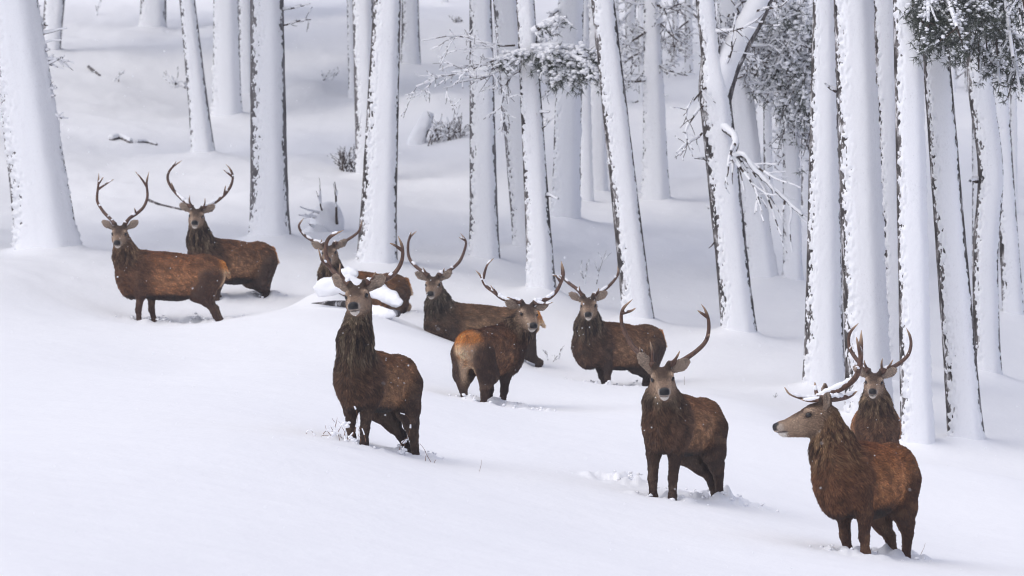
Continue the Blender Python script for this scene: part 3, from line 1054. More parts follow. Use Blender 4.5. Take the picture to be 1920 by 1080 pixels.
    Nn = (N[Q[fi, 0]] * (1 - b1) + N[Q[fi, 1]] * b1) * (1 - b2) + (N[Q[fi, 3]] * (1 - b1) + N[Q[fi, 2]] * b1) * b2
    Nn /= np.linalg.norm(Nn, axis=1, keepdims=True)
    Ch, lh, wh, Wh, hqh = coat(P, Nn)
    dn = np.array([0, 0, -1.0])
    nkd = base - poll
    nkd = nkd / np.linalg.norm(nkd)
    flow = (Wh[:, 0:1] * (-Fx * 0.85 + dn * 0.45)[None] + Wh[:, 1:2] * (nkd * 0.55 + dn * 0.75 - hf * 0.1)[None]
            + Wh[:, 2:3] * (-RH[:, 0])[None] + Wh[:, 4:5] * (dn * 1.0 - Fx * 0.12)[None])
    es = np.sign(hqh[:, 1:2])
    flow = flow + Wh[:, 3:4] * (RH[:, 1][None] * es * 0.8 + RH[:, 2][None] * 0.3)
    sw = np.stack([fbm(P / 0.05, 200 + si + a, 2) for a in range(3)], -1)
    sw2 = np.stack([fbm(P / 0.018, 300 + si + a, 1) for a in range(3)], -1)
    flow = flow + 0.30 * sw + 0.22 * sw2 * (0.5 + Wh[:, 1:2] * 2.0)
    flow = flow - Nn * (flow * Nn).sum(1, keepdims=True)
    flow /= np.linalg.norm(flow, axis=1, keepdims=True) + 1e-9
    lift = 0.30 + 0.16 * Wh[:, 1] + 0.10 * r.normal(size=nh)
    lift = lift + (0.40 * Wh[:, 0] + 0.3 * Wh[:, 1]) * fbm(P / 0.030, 410 + si, 2)
    lift = np.where(Wh[:, 2] > 0.5, 0.22, lift)
    lh = lh * r.uniform(0.55, 1.25, nh) * k
    lh = lh * (1 - 0.9 * wh)
    D0 = flow + Nn * lift[:, None] + r.normal(size=(nh, 3)) * 0.10
    D0 /= np.linalg.norm(D0, axis=1, keepdims=True)
    droop = (Wh[:, 1] * 0.45 + 0.10)[:, None] * dn[None]
    Pm = P + D0 * lh[:, None] * 0.5
    D1 = D0 + droop - Nn * lift[:, None] * 0.5
    D1 /= np.linalg.norm(D1, axis=1, keepdims=True)
    Pt = Pm + D1 * lh[:, None] * 0.5
    pts = np.stack([P - Nn * 0.003, Pm, Pt], 1)
    rad = (0.0021 + 0.0006 * Wh[:, 1] - 0.0007 * Wh[:, 2] - 0.0006 * Wh[:, 3]) * S.get('hr', 1.0) * k
    rr = np.stack([rad, rad * 0.85, rad * 0.15], 1)
    Ch = Ch * np.exp(r.normal(size=(nh, 1)) * (0.30 + 0.12 * Wh[:, 1:2]))
    # fibres of the mane: some pale tips, some dark
    body_w = (Wh[:, 0:1] + Wh[:, 1:2] + Wh[:, 4:5])
    lum = Ch.mean(1, keepdims=True)
    Ch = lum + (Ch - lum) * (1.06 + 0.10 * body_w)
    Ch = np.clip(Ch * (1.62 - 0.45 * Wh[:, 4:5] - 0.35 * Wh[:, 1:2]), 0.004, 0.8)
    hc = bpy.data.hair_curves.new("fur")
    hc.add_curves([3] * nh)
    hc.attributes["position"].data.foreach_set("vector", pts.astype(np.float32).ravel())
    ra = hc.attributes.get("radius") or hc.attributes.new("radius", 'FLOAT', 'POINT')
    ra.data.foreach_set("value", rr.astype(np.float32).ravel())
    cc = hc.attributes.new("coat", 'FLOAT_COLOR', 'CURVE')
    cc.data.foreach_set("color", np.hstack([Ch, np.ones((nh, 1))]).astype(np.float32).ravel())
    hc.materials.append(M_FUR)
    link("fur", hc, root, kind="stuff")
    # flecks of snow caught in the coat
    m = (Nn[:, 2] > -0.2) & (Wh[:, 3] < 0.3) & (Wh[:, 4] < 0.6)
    ids = np.nonzero(m)[0][:: max(1, int(m.sum() / 18))][:18]
    link("snow_fleck", blobs_mesh("snow_fleck", pts[ids, 1] + Nn[ids] * 0.006, r.uniform(0.0025, 0.0065, len(ids)) * S.get('hr', 1.0), [M_PLASTER], 0.8, 0.35, r), root, kind="stuff")
    # antlers
    for ai, an in enumerate(S['ant']):
        s = 1
        bag, tips = Bag(), []
        sb = Bag()
        dd0 = d + (HO + O)[1] - d
        side_y = 0
        def poly(pts_, root_r, tip_r, is_beam):
            W3 = []
            for j, p in enumerate(pts_):
                t = j / (len(pts_) - 1)
                if len(p) > 2:
                    off = p[2]
                else:
                    off = S.get('sweep', 0.16) * math.sin(min(1, t * 1.1) * math.pi * 0.75) if is_beam else -0.05 * t
                W3.append((p[0], p[1], off))
            return W3
        # base of this antler sits on its pedicle
        sgn = an['side']
        ped = HL(-0.040, sgn * 0.060, 0.105)
        ped_off = ped[1] + O[1] - d
        def world(p, off):
            return px(p[0], p[1], d + ped_off + off) - O
        bp = poly(an['beam'], 0, 0, True)
        B3 = [world(p, p[2]) for p in bp]
        B3[0] = ped
        n = 34
        BP = catmull(B3, n)
        t = np.linspace(0, 1, n)
        R = S.get('ar', 1.0) * k * (0.0215 * (1 - t) ** 0.65 * 0.66 + 0.0090 + 0.006 * np.exp(-(t / 0.05) ** 2))
        R = R * np.where(t > 0.86, 1 - 0.85 * ((t - 0.86) / 0.14) ** 1.5, 1) * (1 + 0.06 * fbm(BP / 0.03, si * 3 + ai, 2))
        V_, F_, T_ = tube(BP, R, 9)
        bag.add(V_, F_, T_, np.concatenate([np.repeat(smooth(0.80, 1.0, t), 9), [0, 1]]))
        # burr
        bc, bd = BP[0], BP[1] - BP[0]
        bd = bd / np.linalg.norm(bd)
        V_, F_, T_ = tube(np.array([bc - bd * 0.006, bc, bc + bd * 0.009, bc + bd * 0.016]), np.array([0.019, 0.031, 0.029, 0.018]) * k, 11)
        V_ = V_ + 0.003 * np.stack([vnoise(V_ / 0.008, 4 + a) for a in range(3)], -1)
        bag.add(V_, F_, T_, np.zeros(len(V_)))
        all_t = []
        for tn in an['tines']:
            tp = tn[1:]
            ba = BP[int(np.clip(tn[0], 0, 1) * (n - 1))]
            boff = ba[1] + O[1] - d - ped_off
            P3 = [ba]
            for j, p in enumerate(tp):
                off = boff + (p[2] if len(p) > 2 else -0.06 * (j + 1) / len(tp))
                P3.append(world(p, off))
            m_ = 14
            TP = catmull(P3, m_)
            tt = np.linspace(0, 1, m_)
            rt = S.get('ar', 1.0) * k * (0.0135 * (1 - tt) ** 0.6 + 0.0022)
            V_, F_, T_ = tube(TP, rt, 8)
            bag.add(V_, F_, T_, np.concatenate([np.repeat(smooth(0.45, 1.0, tt) * 0.9, 8), [0, 1]]))
            all_t.append((TP, rt))
        me = bag.mesh("antler", [M_HORN])
        ta = me.attributes.new("tip", 'FLOAT', 'POINT')
        ta.data.foreach_set("value", np.concatenate(bag.A).astype(np.float32))
        ao = link("antler", me, root)
        # snow lying along it
        amt = an.get('snow', 0.5)
        if amt > 0:
            lines = [(BP, R)] + all_t
            have = False
            for li, (LP, LR) in enumerate(lines):
                dense = catmull(LP, len(LP) * 3)
                dr = np.interp(np.linspace(0, 1, len(dense)), np.linspace(0, 1, len(LP)), LR)
                tt = np.linspace(0, 1, len(dense))
                gate = fbm(dense / 0.04, 700 + si * 5 + ai + li * 31, 3) * 1.25 + (amt - 0.5) * 1.7 + 0.15
                Tn = np.gradient(dense, axis=0)
                Tn /= np.linalg.norm(Tn, axis=1, keepdims=True)
                flat = 1 - np.abs(Tn[:, 2]) ** 2
                gate = gate * 1.0 + (flat - 0.55) * 0.9 - smooth(0.85, 1.0, tt)
                on = gate > 0.12
                st = 0
                while st < len(dense):
                    if not on[st]:
                        st += 1
                        continue
                    e = st
                    while e < len(dense) and on[e]:
                        e += 1
                    if e - st >= 4:
                        seg = dense[st:e]
                        u = np.linspace(0, 1, e - st)
                        sr = (dr[st:e] * 0.78 + 0.004) * np.sqrt(np.clip(np.sin(np.pi * np.clip(u, 0.01, 0.99)) * 1.8, 0, 1)) * (1 + 0.25 * fbm(seg / 0.02, 9, 2)) * (0.75 + 0.4 * np.clip(gate[st:e], 0, 1))
                        Ts = Tn[st:e]
                        upv = np.array([-0.15, -0.2, 1.0])[None] - Ts * (Ts @ np.array([-0.15, -0.2, 1.0]))[:, None]
                        upv /= np.linalg.norm(upv, axis=1, keepdims=True) + 1e-6
                        V_, F_, T_ = tube(seg + upv * dr[st:e, None] * 0.72, np.maximum(sr, 0.001), 8)
                        sb.add(V_, F_, T_)
                        have = True
                    st = e
            if have:
                link("antler_snow", sb.mesh("antler_snow", [M_PLASTER]), ao, kind="stuff")
    return feet
def anti(u, v):
    return (u, v)
STAGS = [
 dict(label="reddish brown stag side on at far left with upright antlers and pale rump edge",
  d=70, c=(316, 514), head=-170, tall=1.22, girth=1.05, size=.955, hs=1.05, look=(-3, 14, 0), legs=dict(fl=(261, 601), fr=(289, 600), hl=(406, 600, 0, (395, 574)), hr=(415, 601, 0, (404, 578))),
  ant=[dict(side=-1, snow=.45, beam=[(213.5, 421.7), (207, 410.7), (194.6, 398), (183.6, 380.8), (182, 368), (184.6, 343), (185, 324)],
        tines=[(.75, (201, 343.5), (213.5, 336)), (.84, (194, 332))]),
       dict(side=1, snow=.45, beam=[(235.6, 421.7), (243.4, 409), (257.6, 399.6), (270, 387), (276.5, 368), (275, 343), (279.6, 321)],
        tines=[(.76, (264, 333.5), (253.5, 321.6)), (.3, (252, 390))])],
  hairs=30000, hr=1.25, tint=(1.08, 1.0, 0.92), cell=.0145),
 dict(label="stag standing behind the far left one with tall rounded snow dusted antlers",
  d=72.5, c=(434, 487), head=-136, tall=1.10, look=(-1, 8, -3), legs=dict(fr=(410, 557), hl=(491, 562), hr=(502, 561)),
  ant=[dict(side=-1, snow=.6, beam=[(353.6, 388.6), (342.6, 374.5), (327, 358.7), (316, 341.4), (315, 327), (323.7, 313), (342, 300.5)],
        tines=[(.03, (355.2, 377), (355.8, 365.6)), (.42, (321, 342)), (.84, (330, 302.7))]),
       dict(side=1, snow=.6, beam=[(385, 391.8), (399, 382), (421, 365), (433, 347.7), (436.4, 330.4), (430.8, 316), (423, 308)],
        tines=[(.03, (383.6, 382), (384.5, 372)), (.45, (423, 347.7)), (.76, (419, 318.4))])],
  hairs=26000, hr=1.25, tint=(.92, .95, .95), cell=.0145),
 dict(label="stag partly hidden behind the snow covered fallen log",
  d=72, c=(680, 546), head=-141, tall=1.08, look=(-4, 8, 4), legs=dict(hl=(752, 603, 0, (760, 570)), hr=(757, 604, 0, (765, 575))),
  ant=[dict(side=-1, snow=.5, beam=[(605.8, 458), (596, 455), (585.4, 451), (569.5, 440), (560.4, 424), (569.5, 409)], tines=[(.1, (603, 449))]),
       dict(side=1, snow=.2, beam=[(628.5, 460), (638, 455), (649, 451), (669, 437.6), (676, 427), (678.4, 412)], tines=[(.1, (629, 452))])],
  hairs=26000, hr=1.25, tint=(1.0, 1.0, .95), cell=.0145),
 dict(label="stag holding its head highest on a long upright neck beside dry grass stems",
  d=46, c=(706, 709), head=-111, girth=.92, tilt=2, size=.95, hs=1.06, look=(-7, 5, 6), hd=-.40, nb=.10, neck=(.152, .110, .080),
  legs=dict(fr=(660, 823), fl=(683, 830), hr=(771, 857, 0, (752, 815)), hl=(780, 859, 0, (775, 815))),
  ears=((.0, 0), (.05, 0)),
  ant=[dict(side=-1, snow=.35, beam=[(646.6, 530.6), (626, 510), (614, 487.5), (610.8, 465), (618, 445), (645, 431)],
        tines=[(.34, (611, 494), (603.5, 487.5), (596.7, 465)), (.08, (638, 512), (637.6, 494))]),
       dict(side=1, snow=.3, beam=[(692, 535), (717, 526), (739.6, 512.5), (753, 490), (754.6, 465), (746.4, 442)],
        tines=[(.80, (742, 461), (730.6, 455.8)), (.1, (700, 520), (704, 510))])],
  hairs=60000, tint=(.82, .88, .9), cell=.011),
 dict(label="stag side on with its hindquarters behind the stag that shows its rump",
  d=69, c=(900, 607), head=-170, look=(-7, 13, 2), nb=.02, legs=dict(hl=(1003, 703, 0, (1012, 680)), hr=(960, 700)),
  ant=[dict(side=-1, snow=.4, beam=[(796.7, 516.7), (780, 500), (768, 485), (765, 466.7), (768, 446.7), (781.7, 432.7)], tines=[(.82, (770.7, 435)), (.06, (793, 502))]),
       dict(side=1, snow=.5, beam=[(828, 518), (843, 506.7), (861.7, 490), (871.7, 466.7), (873, 451.7), (863, 436.7)], tines=[(.86, (860.7, 445)), (.12, (833, 503))])],
  hairs=28000, hr=1.25, tint=(.75, .88, .95), cell=.0145),
 dict(label="stag turned away with its orange rump in view, looking back",
  d=58, c=(919, 655), patch=(.118, -.44, -.57), head=68, look=(14, 15, -4), hd=.30, nb=.0, sweep=.12,
  legs=dict(hl=(873, 756, 0, (868, 728)), hr=(907, 758, 0, (908, 728)), fr=(942, 751), fl=(917, 748)),
  ears=((-.05, 0), (-.05, 0)),
  ant=[dict(side=-1, snow=.62, beam=[(973, 568), (946.7, 561.7), (926.7, 548), (910, 535), (901, 517), (891.7, 507)],
        tines=[(.8, (913, 498), (925.7, 484)), (.45, (920, 535)), (.06, (960, 560), (950, 557))]),
       dict(side=1, snow=.62, beam=[(1006.7, 570), (1026.7, 560), (1041.7, 548), (1051.7, 530), (1056.7, 513), (1053, 490)],
        tines=[(.66, (1043, 518), (1035, 515)), (.05, (1022, 570), (1036.7, 566.7))])],
  hairs=40000, hr=1.1, tint=(.72, .72, .72), cell=.0125),
 dict(label="small distant stag standing sideways in front of the strongly leaning white trunk",
  d=67, c=(1158, 645), head=-137, tall=1.08, look=(-2, 12, 2), legs=dict(fr=(1133, 716), fl=(1141, 722), hl=(1216, 716), hr=(1210, 716)),
  ant=[dict(side=-1, snow=.4, beam=[(1091, 554.7), (1082.6, 542.6), (1068, 531.8), (1056, 519.7), (1053.7, 504), (1052.5, 489.6)], tines=[(.05, (1087, 544), (1086, 536.6)), (.62, (1048, 517))]),
       dict(side=1, snow=.5, beam=[(1115, 557), (1123.6, 549.8), (1140, 537.8), (1153.7, 523), (1159, 511), (1157.8, 499)], tines=[(.08, (1121, 547), (1123, 540))])],
  hairs=28000, hr=1.2, tint=(.78, .85, .9), cell=.0145),
 dict(label="stag facing the camera with pale streaked throat and wide rusty antlers",
  d=46, c=(1281, 791), head=-112, girth=.92, tilt=2, size=.95, hs=1.06, look=(1, 10, 4), hd=-.42, nb=.08,
  legs=dict(fr=(1225, 931), fl=(1261, 929), hr=(1342, 931, 0, (1330, 892)), hl=(1349, 930, 0, (1347, 890))),
  ears=((-.02, 0), (.07, 0)),
  ant=[dict(side=-1, snow=.25, beam=[(1223.7, 685), (1209, 670), (1186.7, 650), (1171.9, 624), (1165, 602), (1168, 579.6), (1186, 561)],
        tines=[(.80, (1183, 583), (1191.5, 577.8)), (.04, (1223, 660), (1219, 640.7)), (.22, (1199, 651))]),
       dict(side=1, snow=.22, beam=[(1257, 687), (1279, 676), (1309, 655.6), (1325.6, 635), (1329, 605.6), (1323, 583), (1314.4, 570)],
        tines=[(.82, (1315, 587), (1307.8, 582)), (.06, (1268, 671), (1274.8, 658)), (.58, (1330.5, 626))])],
  hairs=60000, tint=(.86, .92, .95), cell=.011),
 dict(label="nearest stag, head in profile, snow lying along its antlers",
  d=43, c=(1622, 893), head=-119, tall=1.14, ar=1.2, look=(-84, 7, 0), hd=-.30, nb=-.02, hs=1.06, girth=1.10, neck=(.170, .135, .09),
  legs=dict(fr=(1590, 1032), fl=(1623, 1036), hr=(1677, 1046, 0, (1668, 1005)), hl=(1698, 1050, 0, (1702, 1000))),
  ears=((.0, 0), (.06, -.05)),
  ant=[dict(side=-1, snow=.6, beam=[(1534.4, 750, 0), (1554.4, 738, .0), (1585.6, 723, -.05), (1605.6, 705.6, -.12), (1613, 679, -.14), (1614.4, 647.8, -.12), (1615, 619, -.08)],
        tines=[(.02, (1515, 748, -.02), (1501, 745.6, -.04), (1480, 738, -.06), (1471, 726, -.07)), (.75, (1610, 650, -.06), (1605.6, 632, -.08)), (.6, (1604, 692, -.04), (1606, 688, -.05)), (.03, (1530, 734, .03), (1527.8, 716.7, .05))]),
       dict(side=1, snow=.6, beam=[(1538, 752, 0), (1556, 748, .05), (1572, 746.8, .10), (1588, 744, .16), (1607.8, 733.4, .2)],
        tines=[(.03, (1518, 751, .02), (1502, 749, .05))])],
  hairs=70000, tint=(1.12, 1.02, .9), cell=.0105),
 dict(label="stag seen head on with its mouth slightly open directly behind the nearest stag",
  d=59, c=(1643, 797), head=-92, size=1.04, hs=.96, look=(-6, 9, -3), hd=-.52, nb=.0, girth=1.22, mouth=True, legs=dict(),
  ant=[dict(side=-1, snow=.35, beam=[(1625.6, 696.7), (1607.8, 676), (1594, 655), (1591, 640), (1595, 622), (1610, 605.6)], tines=[(.06, (1622, 684), (1620, 675)), (.5, (1596.7, 650))]),
       dict(side=1, snow=.3, beam=[(1654.4, 699), (1679, 685.6), (1701, 667.8), (1708, 648), (1706, 630), (1699, 614.4)], tines=[(.05, (1653, 684), (1654.4, 672)), (.12, (1668, 686), (1674.4, 674.4))])],
  hairs=30000, hr=1.2, tint=(1.1, 1.1, 1.05), cell=.0125),
]
# ------------------------------------------------------------------ boughs, twigs, undergrowth
def grow(start, direction, length, rad, levels, r, kids=7, droop=0.0, spread=0.9, out=None, depth=0, steps=6, wig=0.18):
    """recursive twig: list of (p0, p1, r0, r1, level)"""
    if out is None:
        out = []
    p = np.array(start, float)
    v = np.array(direction, float)
    v /= np.linalg.norm(v)
    step = length / steps
    spots = []
    for k in range(steps):
        v = v + r.normal(size=3) * wig * np.array([1, 1, 1]) + np.array([0, 0, -droop])
        v /= np.linalg.norm(v)
        q = p + v * step
        r0, r1 = rad * (1 - 0.75 * k / steps), rad * (1 - 0.75 * (k + 1) / steps)
        out.append((p, q, r0, r1, depth))
        spots.append((p, q, v.copy(), r1, k))
        p = q
    if depth < levels:
        for j in range(kids):
            k = int(r.integers(1, steps))
            a, b, vv, rr, _ = spots[k]
            s = a + (b - a) * r.uniform()
            dv = vv * r.uniform(0.4, 1.0) + r.normal(size=3) * spread
            dv[1] *= 0.8
            grow(s, dv, length * r.uniform(0.28, 0.55) * (1 - 0.4 * k / steps), rr * 0.6, levels, r, max(2, int(kids * 0.7)), droop, spread, out, depth + 1, max(3, steps - 1), wig)
    return out

def stick_meshes(segs, parent, name, snow, r, rmin=0.003, snow_r=0.9, mat=None, snow_name="branch_snow", O=np.zeros(3), stuff=True):
    P0 = np.array([s[0] for s in segs]) - O
    P1 = np.array([s[1] for s in segs]) - O
    R0 = np.maximum([s[2] for s in segs], rmin)
    R1 = np.maximum([s[3] for s in segs], rmin * 0.7)
    b = link(name, segs_mesh(name, P0, P1, R0, R1, [mat or M_TWIG], 5), parent)
    if stuff:
        b["kind"] = "stuff"
    if snow > 0:
        T = P1 - P0
        T /= np.linalg.norm(T, axis=1, keepdims=True) + 1e-9
        flat = 1 - T[:, 2] ** 2
        m = (r.uniform(size=len(P0)) < snow * (0.35 + 0.65 * flat))
        if m.any():
            up = np.array([-0.2, -0.55, 0.9]) / 1.07
            U = up[None] - T * (T @ up)[:, None]
            sr = (R0 * snow_r + 0.006 * r.uniform(0.4, 1.2, len(R0)))
            off = U * (R0 * 0.75 + sr * 0.35)[:, None]
            sm = segs_mesh(snow_name, (P0 + off)[m] - T[m] * 0.01, (P1 + off)[m] + T[m] * 0.01, sr[m], (sr * r.uniform(0.6, 1.0, len(sr)))[m], [M_PLASTER], 6)
            link(snow_name, sm, b, kind="stuff")
    return b

def needle_bough(key, a, b, da, db, r, width, n_tuft, n_snow, hang=0.25, name="bough", nl=(0.05, 0.11), sw=(0.012, 0.045)):
    """a bough of trunk 'key' from point a=(u,v) to b=(u,v) with needle sprays below and snow on top"""
    root, O, f, s, d = TREE[key]
    A_, B_ = px(a[0], a[1], da), px(b[0], b[1], db)
    L_ = np.linalg.norm(B_ - A_)
    segs = []
    n = 10
    mid = (A_ + B_) / 2 + np.array([0, 0, 0.10 * L_])
    line = catmull([A_, mid, B_], n)
    for k in range(n - 1):
        segs.append((line[k], line[k + 1], 0.028 * (1 - 0.8 * k / n), 0.028 * (1 - 0.8 * (k + 1) / n), 0))
    for q in range(int(16 + 10 * L_)):
        k = int(r.integers(0, n - 1))
        dv = (line[k + 1] - line[k]) / np.linalg.norm(line[k + 1] - line[k]) * r.uniform(0.2, 0.9) + r.normal(size=3) * np.array([0.6, 0.6, 0.3]) + np.array([0, 0, -hang])
        grow(line[k], dv, width * r.uniform(0.5, 1.2), 0.010, 1, r, 3, 0.05, 0.6, segs, 1, 4, 0.15)
    br = stick_meshes(segs, root, name, 0.75, r, 0.003, 1.4, O=O)
    tips = np.array([s_[1] for s_ in segs if s_[4] >= 1]) - O
    C = tips[r.integers(0, len(tips), n_tuft)] + r.normal(size=(n_tuft, 3)) * width * 0.10 + np.array([0, 0, -0.02])
    m = 7
    dirs = r.normal(size=(n_tuft, m, 3)) + np.array([0, 0, -0.5])
    dirs /= np.linalg.norm(dirs, axis=2, keepdims=True)
    ln = r.uniform(nl[0], nl[1], (n_tuft, m, 1))
    side = np.cross(dirs, r.normal(size=(n_tuft, m, 3)))
    side /= np.linalg.norm(side, axis=2, keepdims=True)
    c0 = np.repeat(C[:, None], m, 1)
    V = np.stack([c0 - side * 0.0055, c0 + side * 0.0055, c0 + dirs * ln], 2).reshape(-1, 3)
    F = np.arange(len(V)).reshape(-1, 3)
    link("needles", mk_mesh("needles", V, [F], [M_NEEDLE], False), br, kind="stuff")
    C2 = tips[r.integers(0, len(tips), n_snow)] + r.normal(size=(n_snow, 3)) * width * 0.07 + np.array([0, -0.03, 0.035])
    link("bough_snow", blobs_mesh("bough_snow", C2, r.uniform(sw[0], sw[1], n_snow), [M_PLASTER], 0.6, 0.35, r), br, kind="stuff")
    return br

def build_boughs():
    r = np.random.default_rng(31)
    # snowy needle bough on the slim centre trunk, and the bare snowy twigs to its left
    for (a, b, w, nt, ns) in [((1000, 92), (1120, 108), .30, 200, 280), ((1004, 100), (1075, 150), .28, 190, 170), ((1010, 95), (1140, 150), .28, 210, 190), ((990, 100), (935, 118), .22, 50, 110), ((1003, 60), (1062, 34), .18, 20, 60)]:
        needle_bough('L', a, b, 74.3, 73.6 + r.uniform(-.4, .6), r, w, nt, ns, 0.5)
    for (u0, v0, u1, v1, key) in [(985, 105, 770, 150, 'L'), (975, 95, 800, 165, 'L'), (985, 112, 850, 175, 'L'), (965, 85, 790, 60, 'L'), (980, 130, 900, 165, 'L')]:
        root, O, f, s, d = TREE[key]
        A_, B_ = px(u0, v0, d), px(u1, v1, d - 0.8)
        segs = grow(A_, B_ - A_, np.linalg.norm(B_ - A_), 0.013, 2, r, 7, 0.02, 0.55, None, 0, 8, 0.12)
        stick_meshes(segs, root, "branch", 0.6, r, 0.0035, 1.2, O=O)
    # tangled twigs behind the forked trunk
    spots = [('S', 1365, 40, 1480, 20), ('S', 1370, 90, 1500, 150), ('T', 1478, 30, 1400, 120), ('T', 1480, 60, 1530, 190), ('T', 1478, 120, 1420, 190), ('S', 1375, 150, 1470, 110),
             ('U', 1435, 20, 1360, 110), ('U', 1436, 80, 1500, 140), ('U', 1437, 190, 1500, 250), ('T', 1482, 160, 1530, 280), ('S', 1372, 20, 1310, 90), ('U', 1436, 120, 1380, 200), ('T', 1480, 20, 1540, 90), ('T', 1484, 220, 1530, 320), ('U', 1433, 40, 1470, 200)]
    for (key, u0, v0, u1, v1) in spots:
        root, O, f, s, d = TREE[key]
        A_, B_ = px(u0, v0, d - 0.1), px(u1, v1, d - r.uniform(0.2, 1.2))
        segs = grow(A_, B_ - A_, np.linalg.norm(B_ - A_) * 1.15, 0.02, 2, r, 13, 0.03, 0.7, None, 0, 7, 0.2)
        stick_meshes(segs, root, "branch", 0.62, r, 0.0050, 1.35, O=O)
    for (a, b, dd) in [((1440, 20), (1390, 90), 88), ((1476, 40), (1450, 150), 79), ((1482, 70), (1520, 160), 78.5), ((1480, 10), (1530, 60), 78.5), ((1436, 60), (1490, 110), 88), ((1482, 150), (1525, 230), 78.6)]:
        needle_bough('T' if dd < 80 else 'U', a, b, dd, dd - 0.5, r, .60, 150, 190, 0.6, nl=(.05, .12))
    # far twiggy branches, upper middle
    for (key, u0, v0, u1, v1) in [('q3', 1182, 20, 1130, 60), ('q3', 1182, 50, 1240, 80), ('q2', 1200, 60, 1265, 100), ('q2', 1200, 100, 1140, 130), ('q1', 1290, 40, 1240, 90), ('q1', 1290, 20, 1330, 60), ('q4', 1235, 10, 1290, 40), ('Q', 1215, 30, 1290, 80), ('Q', 1215, 110, 1280, 150), ('Q', 1212, 60, 1160, 100), ('M', 1045, 20, 1000, 50), ('Q', 1212, 150, 1170, 200), ('r1', 1813, 60, 1760, 110), ('r1', 1813, 120, 1850, 160), ('Q', 1230, 10, 1320, 20)]:
        root, O, f, s, d = TREE[key]
        A_, B_ = px(u0, v0, d - 0.1), px(u1, v1, d - r.uniform(0, 1.2))
        segs = grow(A_, B_ - A_, np.linalg.norm(B_ - A_) * 1.1, 0.02, 2, r, 8, 0.02, 0.6, None, 0, 6, 0.18)
        stick_meshes(segs, root, "branch", 0.45, r, 0.006, 1.2, O=O)
    for key in ['M', 'N', 'O', 'Q', 'q1', 'q2', 'q3', 'q4', 'q5', 'q7', 'q9', 'q10', 'q11', 'q12', 'S', 'U', 'q8', 'T', 'r1', 'r2']:
        root, O, f, s, d = TREE[key]
        for q in range(4):
            v0 = r.uniform(-10, 190)
            A_ = trunk_pt(key, v0)
            sg = 1 if r.uniform() < .5 else -1
            B_ = A_ + np.array([sg * r.uniform(30, 85), 0, r.uniform(-45, 10)]) / s + np.array([0, r.uniform(-.7, .4), 0])
            segs = grow(A_, B_ - A_, np.linalg.norm(B_ - A_), 0.014, 2, r, 7, 0.03, 0.6, None, 0, 6, 0.18)
            stick_meshes(segs, root, "branch", 0.6, r, 0.0045, 1.3, O=O)
    # broken, snow laden branch of the forked trunk
    root, O, f, s, d = TREE['R']
    pts = [(1352, 236, 71.9), (1380, 262, 71.4), (1372, 300, 71.2), (1392, 292, 71), (1430, 335, 70.9), (1470, 372, 70.8), (1506, 405, 70.7)]
    line = catmull([px(*p) for p in pts], 22)
    segs = []
    for k in (5, 7, 8, 9, 10, 12, 13, 14, 15, 16, 18, 19, 20):
        grow(line[k], np.array([r.uniform(-.3, .8), r.uniform(-.5, .5), -r.uniform(.2, 1.0)]), r.uniform(.25, .65), 0.013, 1, r, 3, 0.04, 0.5, segs, 1, 5, 0.15)
    for (u0, v0, u1, v1) in [(1374, 292, 1424, 404), (1392, 296, 1474, 336), (1390, 302, 1446, 398), (1412, 322, 1500, 420), (1378, 270, 1352, 330)]:
        A_, B_ = px(u0, v0, 71.1), px(u1, v1, 70.6)
        grow(A_, B_ - A_, np.linalg.norm(B_ - A_), 0.018, 1, r, 4, 0.01, 0.4, segs, 0, 8, 0.12)
    line = catmull(line, 60) + 0.018 * np.stack([fbm(catmull(line, 60) / .12, 60 + q, 2) for q in range(3)], -1)
    tt = np.linspace(0, 1, 60)
    V_, F_, T_ = tube(line - O, 0.045 * (1 - 0.72 * tt), 10)
    bb = link("broken_branch", mk_mesh("broken_branch", V_, [F_, T_], [M_BARK]), root)
    V_, F_, T_ = tube(line - O + np.array([-.006, -.016, .028]) * (1.1 - .6 * tt)[:, None], 0.044 * (1 - 0.62 * tt) * (1 + .3 * fbm(line / .09, 3, 2)), 12)
    link("branch_snow", mk_mesh("branch_snow", V_, [F_, T_], [M_PLASTER]), bb)
    stick_meshes(segs, root, "branch", 1.0, r, 0.005, 1.25, O=O)
    for (u0, v0, u1, v1) in [(1330, 160, 1270, 215), (1322, 195, 1262, 240), (1362, 120, 1395, 40), (1345, 60, 1420, 90), (1420, 20, 1500, 40), (1316, 250, 1290, 262)]:
        A_, B_ = px(u0, v0, d - .1), px(u1, v1, d - .6)
        segs = grow(A_, B_ - A_, np.linalg.norm(B_ - A_) * 1.1, 0.014, 1, r, 6, 0.0, 0.6, None, 0, 6, 0.16)
        stick_meshes(segs, root, "branch", 0.6, r, 0.0045, 1.3, O=O)
    # the fork's right limb
    lp = catmull([px(1345, 190, 72), px(1362, 130, 72.05), px(1392, 70, 72.1), px(1424, 10, 72.2), px(1470, -110, 72.4)], 30) - O
    lr = np.linspace(0.17, 0.115, 30) * (1 + 0.03 * fbm(lp / 0.2, 3, 2))
    V_, F_, T_ = tube(lp, lr * 0.97, 20)
    lb = link("limb", mk_mesh("limb", V_, [F_, T_], [M_BARK]), root)
    V_, F_, T_ = tube(lp + np.array([-0.022, -0.03, 0.02]), lr * 0.985 + 0.010 * fbm(lp / 0.06, 8, 2), 20)
    V_ = V_ + (0.010 * fbm(V_ / 0.05, 18, 2))[:, None] * np.array([0.4, 1.0, 0.3])
    link("limb_snow", mk_mesh("limb_snow", V_, [F_, T_], [M_PLASTER]), lb)
